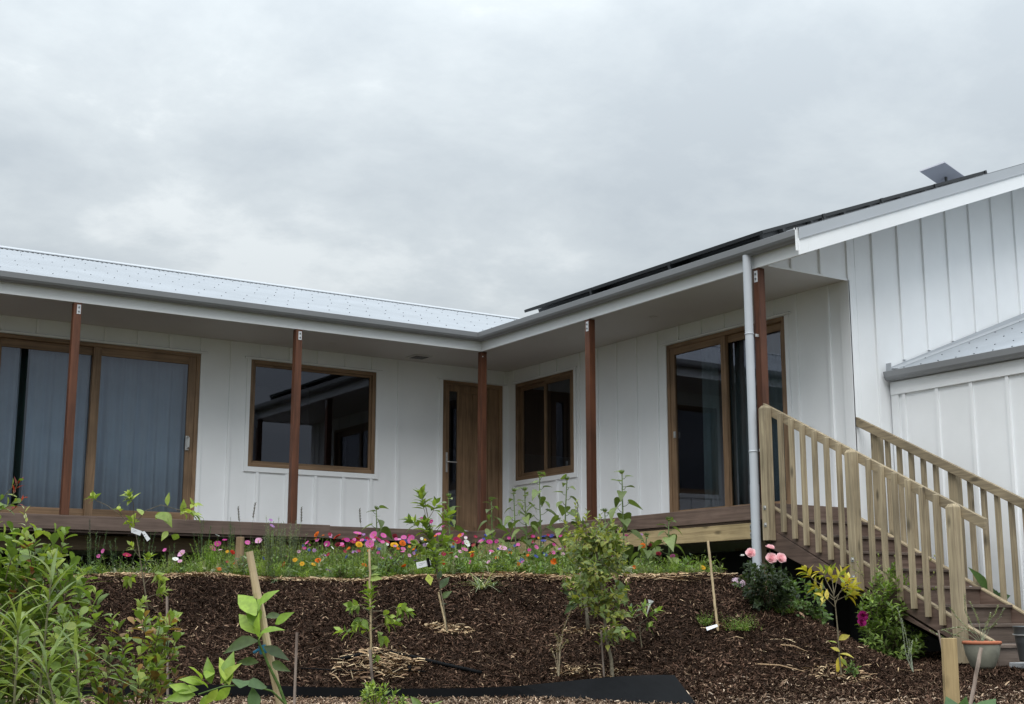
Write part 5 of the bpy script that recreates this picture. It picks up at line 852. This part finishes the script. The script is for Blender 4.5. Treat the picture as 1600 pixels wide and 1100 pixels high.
# timber peg, sticks, stump
A = W(1481, 1003, 8.1); gz = float(terr(A[0], A[1])); m = MB(); ux, uy = np.array([cyw, -syw, 0])*.0415, np.array([syw, cyw, 0])*.022; b0 = np.array([A[0], A[1], gz-.1]); t0 = np.array([A[0]+.01, A[1], W(1481, 997, 8.1)[2]])
m.hexa([b0-ux-uy, b0+ux-uy, b0-ux+uy, b0+ux+uy, t0-ux-uy, t0+ux-uy, t0-ux+uy, t0+ux+uy]); tag(m.build('timber_peg', M['peg'], bevel=.003), 'square sawn timber peg standing in front of the stair foot', 'peg')
stick('stick', 'thin pale stick leaning in front of the terracotta rimmed pot', W(1533, 1012, 8), down((1533, 1012), (1517, 1098), 8), 8, .011, M['cane2'], 1); stick('stick', 'short thin twig standing behind the timber peg', W(1466, 985, 9.2), down((1466, 985), (1471, 1010), 9.2), 9.2, .006, M['cane2'])
b = GS(371, 12.75); m = MB(); tz = W(371, 839, 12.75)[2]-b[2]; m.lathe([(.047, -.02), (.043, tz*.5), (.038, tz-.004), (.034, tz)], b, 14, 0); m.lathe([(.0345, tz), (.0, tz+.001)], b, 14, 1); tag(m.build('log_stump', [wood('stump_bark', (.14, .09, .05), (.26, .18, .11), 2, .9, 30, .6, False), M['peg']]), 'upright sawn log stump standing in the flower bed', 'stump')
# dead twig plants
def twiggy(label, base, lst, s, col, tiny, name='dry_plant', R=.004):
    t = thing(name, label, 'plant', base); m = MB(); F = Fol()
    for br in lst:
        pts = [np.array(base)]+[W(a, b, s+rng.gauss(0, .03)) for a, b in br]; m.tube(pts, (R, R*.4), 5, 0, col, cap=False)
        for i in range(len(pts)-1):
            if i == 0: continue
            for k in range(tiny):
                u_ = k/tiny; p = pts[i]*(1-u_)+pts[i+1]*u_; a = rng.uniform(0, 6.28); F.add('ovate', p, [math.cos(a), math.sin(a), rng.uniform(0, 1.4)], [0, 0, 1], .016, .009, np.array(col)*rng.uniform(.8, 1.5))
    m.build('stem', M['bark'], t, smooth=True); F.build('seed_heads', t); return t
b = GP(873, 1060); s_ = sof(b); twiggy('dead pale twiggy plant with seed heads left of the bushy tree', b, [[(874, 1020), (880, 985), (893, 950)], [(870, 1020), (872, 1000), (867, 990)], [(876, 1015), (886, 1000), (886, 1005)], [(868, 1030), (860, 1012)], [(874, 1015), (876, 995)]], s_, (.30, .25, .17), 26)
b = GP(1427, 1052); s_ = sof(b); twiggy('wispy silver grey twig plant in front of the stair shrub', b, [[(1415, 1020), (1410, 980), (1402, 948)], [(1420, 1020), (1416, 995), (1408, 965)], [(1418, 1030), (1422, 1010), (1420, 998)], [(1423, 1020), (1426, 1000)]], s_, (.24, .27, .20), 22)
# pot with dry plant, bucket
pc = GS(1531, 10.9); pc[2] = -1.462-.05; m = MB(); pot = thing('plant_pot', 'grey glazed plant pot with a terracotta rim at the foot of the stairs', 'pot', pc)
m.lathe([(0, 0), (.078, 0), (.095, .02), (.128, .11), (.142, .185), (.140, .19), (.13, .19)], pc, 32); m.build('pot_body', M['glaze'], pot, smooth=True); m = MB(); m.lathe([(.142, .186), (.150, .19), (.151, .205), (.145, .212), (.132, .21), (.128, .19)], pc, 32); m.build('rim', M['terra'], pot, smooth=True); m = MB(); m.lathe([(.0, .19), (.129, .188)], pc, 24); m.build('soil', M['dark'], pot)
tc_ = pc+np.array([0, 0, .19]); s_ = 10.9; twiggy('dry sprawling herb growing in the terracotta rimmed pot', tc_, [[(1505, 985), (1480, 1000), (1452, 985)], [(1520, 980), (1508, 955), (1507, 928)], [(1540, 975), (1555, 960), (1560, 945)], [(1545, 985), (1562, 965), (1570, 950)], [(1515, 985), (1495, 965), (1485, 950)], [(1530, 975), (1525, 960), (1515, 940)], [(1540, 985), (1545, 970), (1548, 958)], [(1500, 995), (1488, 992), (1475, 985)], [(1525, 990), (1500, 980), (1470, 985)], [(1550, 1000), (1548, 1015), (1540, 1030)], [(1535, 985), (1550, 980), (1558, 975)]], s_, (.26, .28, .19), 40, name='potted_herb', R=.003)
bk = GS(1610, 11.05); bk[2] = -1.462; m = MB(); bt = thing('bucket', 'galvanised metal bucket at the right edge beside the bottom step', 'bucket', bk); m.lathe([(0, 0), (.105, 0), (.108, .012), (.125, .14), (.128, .146), (.128, .152), (.129, .156), (.141, .262), (.146, .268), (.146, .276), (.138, .276), (.105, .02), (0, .015)], bk, 36); m.build('bucket_body', M['zinc'], bt, smooth=True); m = MB(); m.tube([bk+np.array([.146*math.cos(a), .146*math.sin(a), .255-.05*math.sin(a*.5)]) for a in np.linspace(0, 6.28, 20)], .004, 6); m.build('handle', M['steel'], bt)
# bottom right leaves, plant behind stairs
b = GS(1510, 7.4); t = thing('leafy_plant', 'dark round leaved seedling at the bottom right edge behind the timber peg', 'plant', b); F = Fol(); leaves(F, None, [(1495, 1130, 1484, 1078), (1500, 1130, 1510, 1088), (1530, 1125, 1552, 1078), (1520, 1125, 1525, 1095)], 7.4, .62, 'ovate', [(.03, .07, .03), (.04, .09, .035)]); S2 = MB(); S2.tube([b, W(1498, 1125, 7.4)], .004, 6, 0, (.05, .08, .03)); S2.tube([b, W(1528, 1122, 7.4)], .004, 6, 0, (.05, .08, .03)); F.build('foliage', t); S2.build('stem', M['bark'], t)
sq = float(st(1.55, -7.3)[0]); b = np.array([1.52, -7.3, -1.5]); t = thing('broad_leaved_plant', 'plant with big dark leaves between the stairs and the side wall', 'plant', b); F = Fol(); leaves(F, None, [(1545, 925, 1516, 884), (1548, 925, 1570, 935), (1540, 930, 1530, 895), (1550, 940, 1585, 920), (1560, 950, 1545, 900)], sq, .4, 'ovate', [(.03, .075, .025), (.045, .10, .03)]); F.build('foliage', t); S2 = MB(); S2.tube([b, W(1548, 930, sq)], .008, 6, 0, (.06, .08, .04)); S2.build('stem', M['bark'], t)
b = GS(592, 8.4); bush('leafy_plant', 'bright green leafy seedling at the bottom under the slender sapling', 'plant', b, [(565, 1085), (572, 1068), (600, 1060), (612, 1075), (640, 1082), (655, 1100), (600, 1110)], 8.4, 26, .055, .022, 'ovate', CITR, .09, 8, .06, stems=5)
b = GS(690, 8.2); t = thing('leafy_plant', 'single pale leaf seedling at the bottom edge in the wood chips', 'plant', b); F = Fol(); leaves(F, None, [(672, 1110, 688, 1088), (680, 1110, 668, 1096), (660, 1110, 640, 1085)], 8.2, .4, 'ovate', CITR); F.build('foliage', t)
# white shoe at the front door
sx0 = .27; m = MB(); rings = []
prof = [(0, .03, .075), (.03, .04, .085), (.09, .042, .06), (.16, .045, .045), (.22, .046, .035), (.27, .03, .02)]
for (u_, wv, h) in prof: rings += [(sx0+u_, 1.02-wv, .0), (sx0+u_, 1.02-wv*.8, h*.8+.01), (sx0+u_, 1.02, h+.015), (sx0+u_, 1.02+wv*.8, h*.8+.01), (sx0+u_, 1.02+wv, .0)]
m.add(rings, [(5*i+j, 5*i+j+1, 5*i+6+j, 5*i+5+j) for i in range(5) for j in range(4)]+[(0, 1, 2, 3, 4), (29, 28, 27, 26, 25)]); tag(m.build('shoe', M['white'], smooth=True), 'small white shoe lying at the foot of the front door', 'shoe')
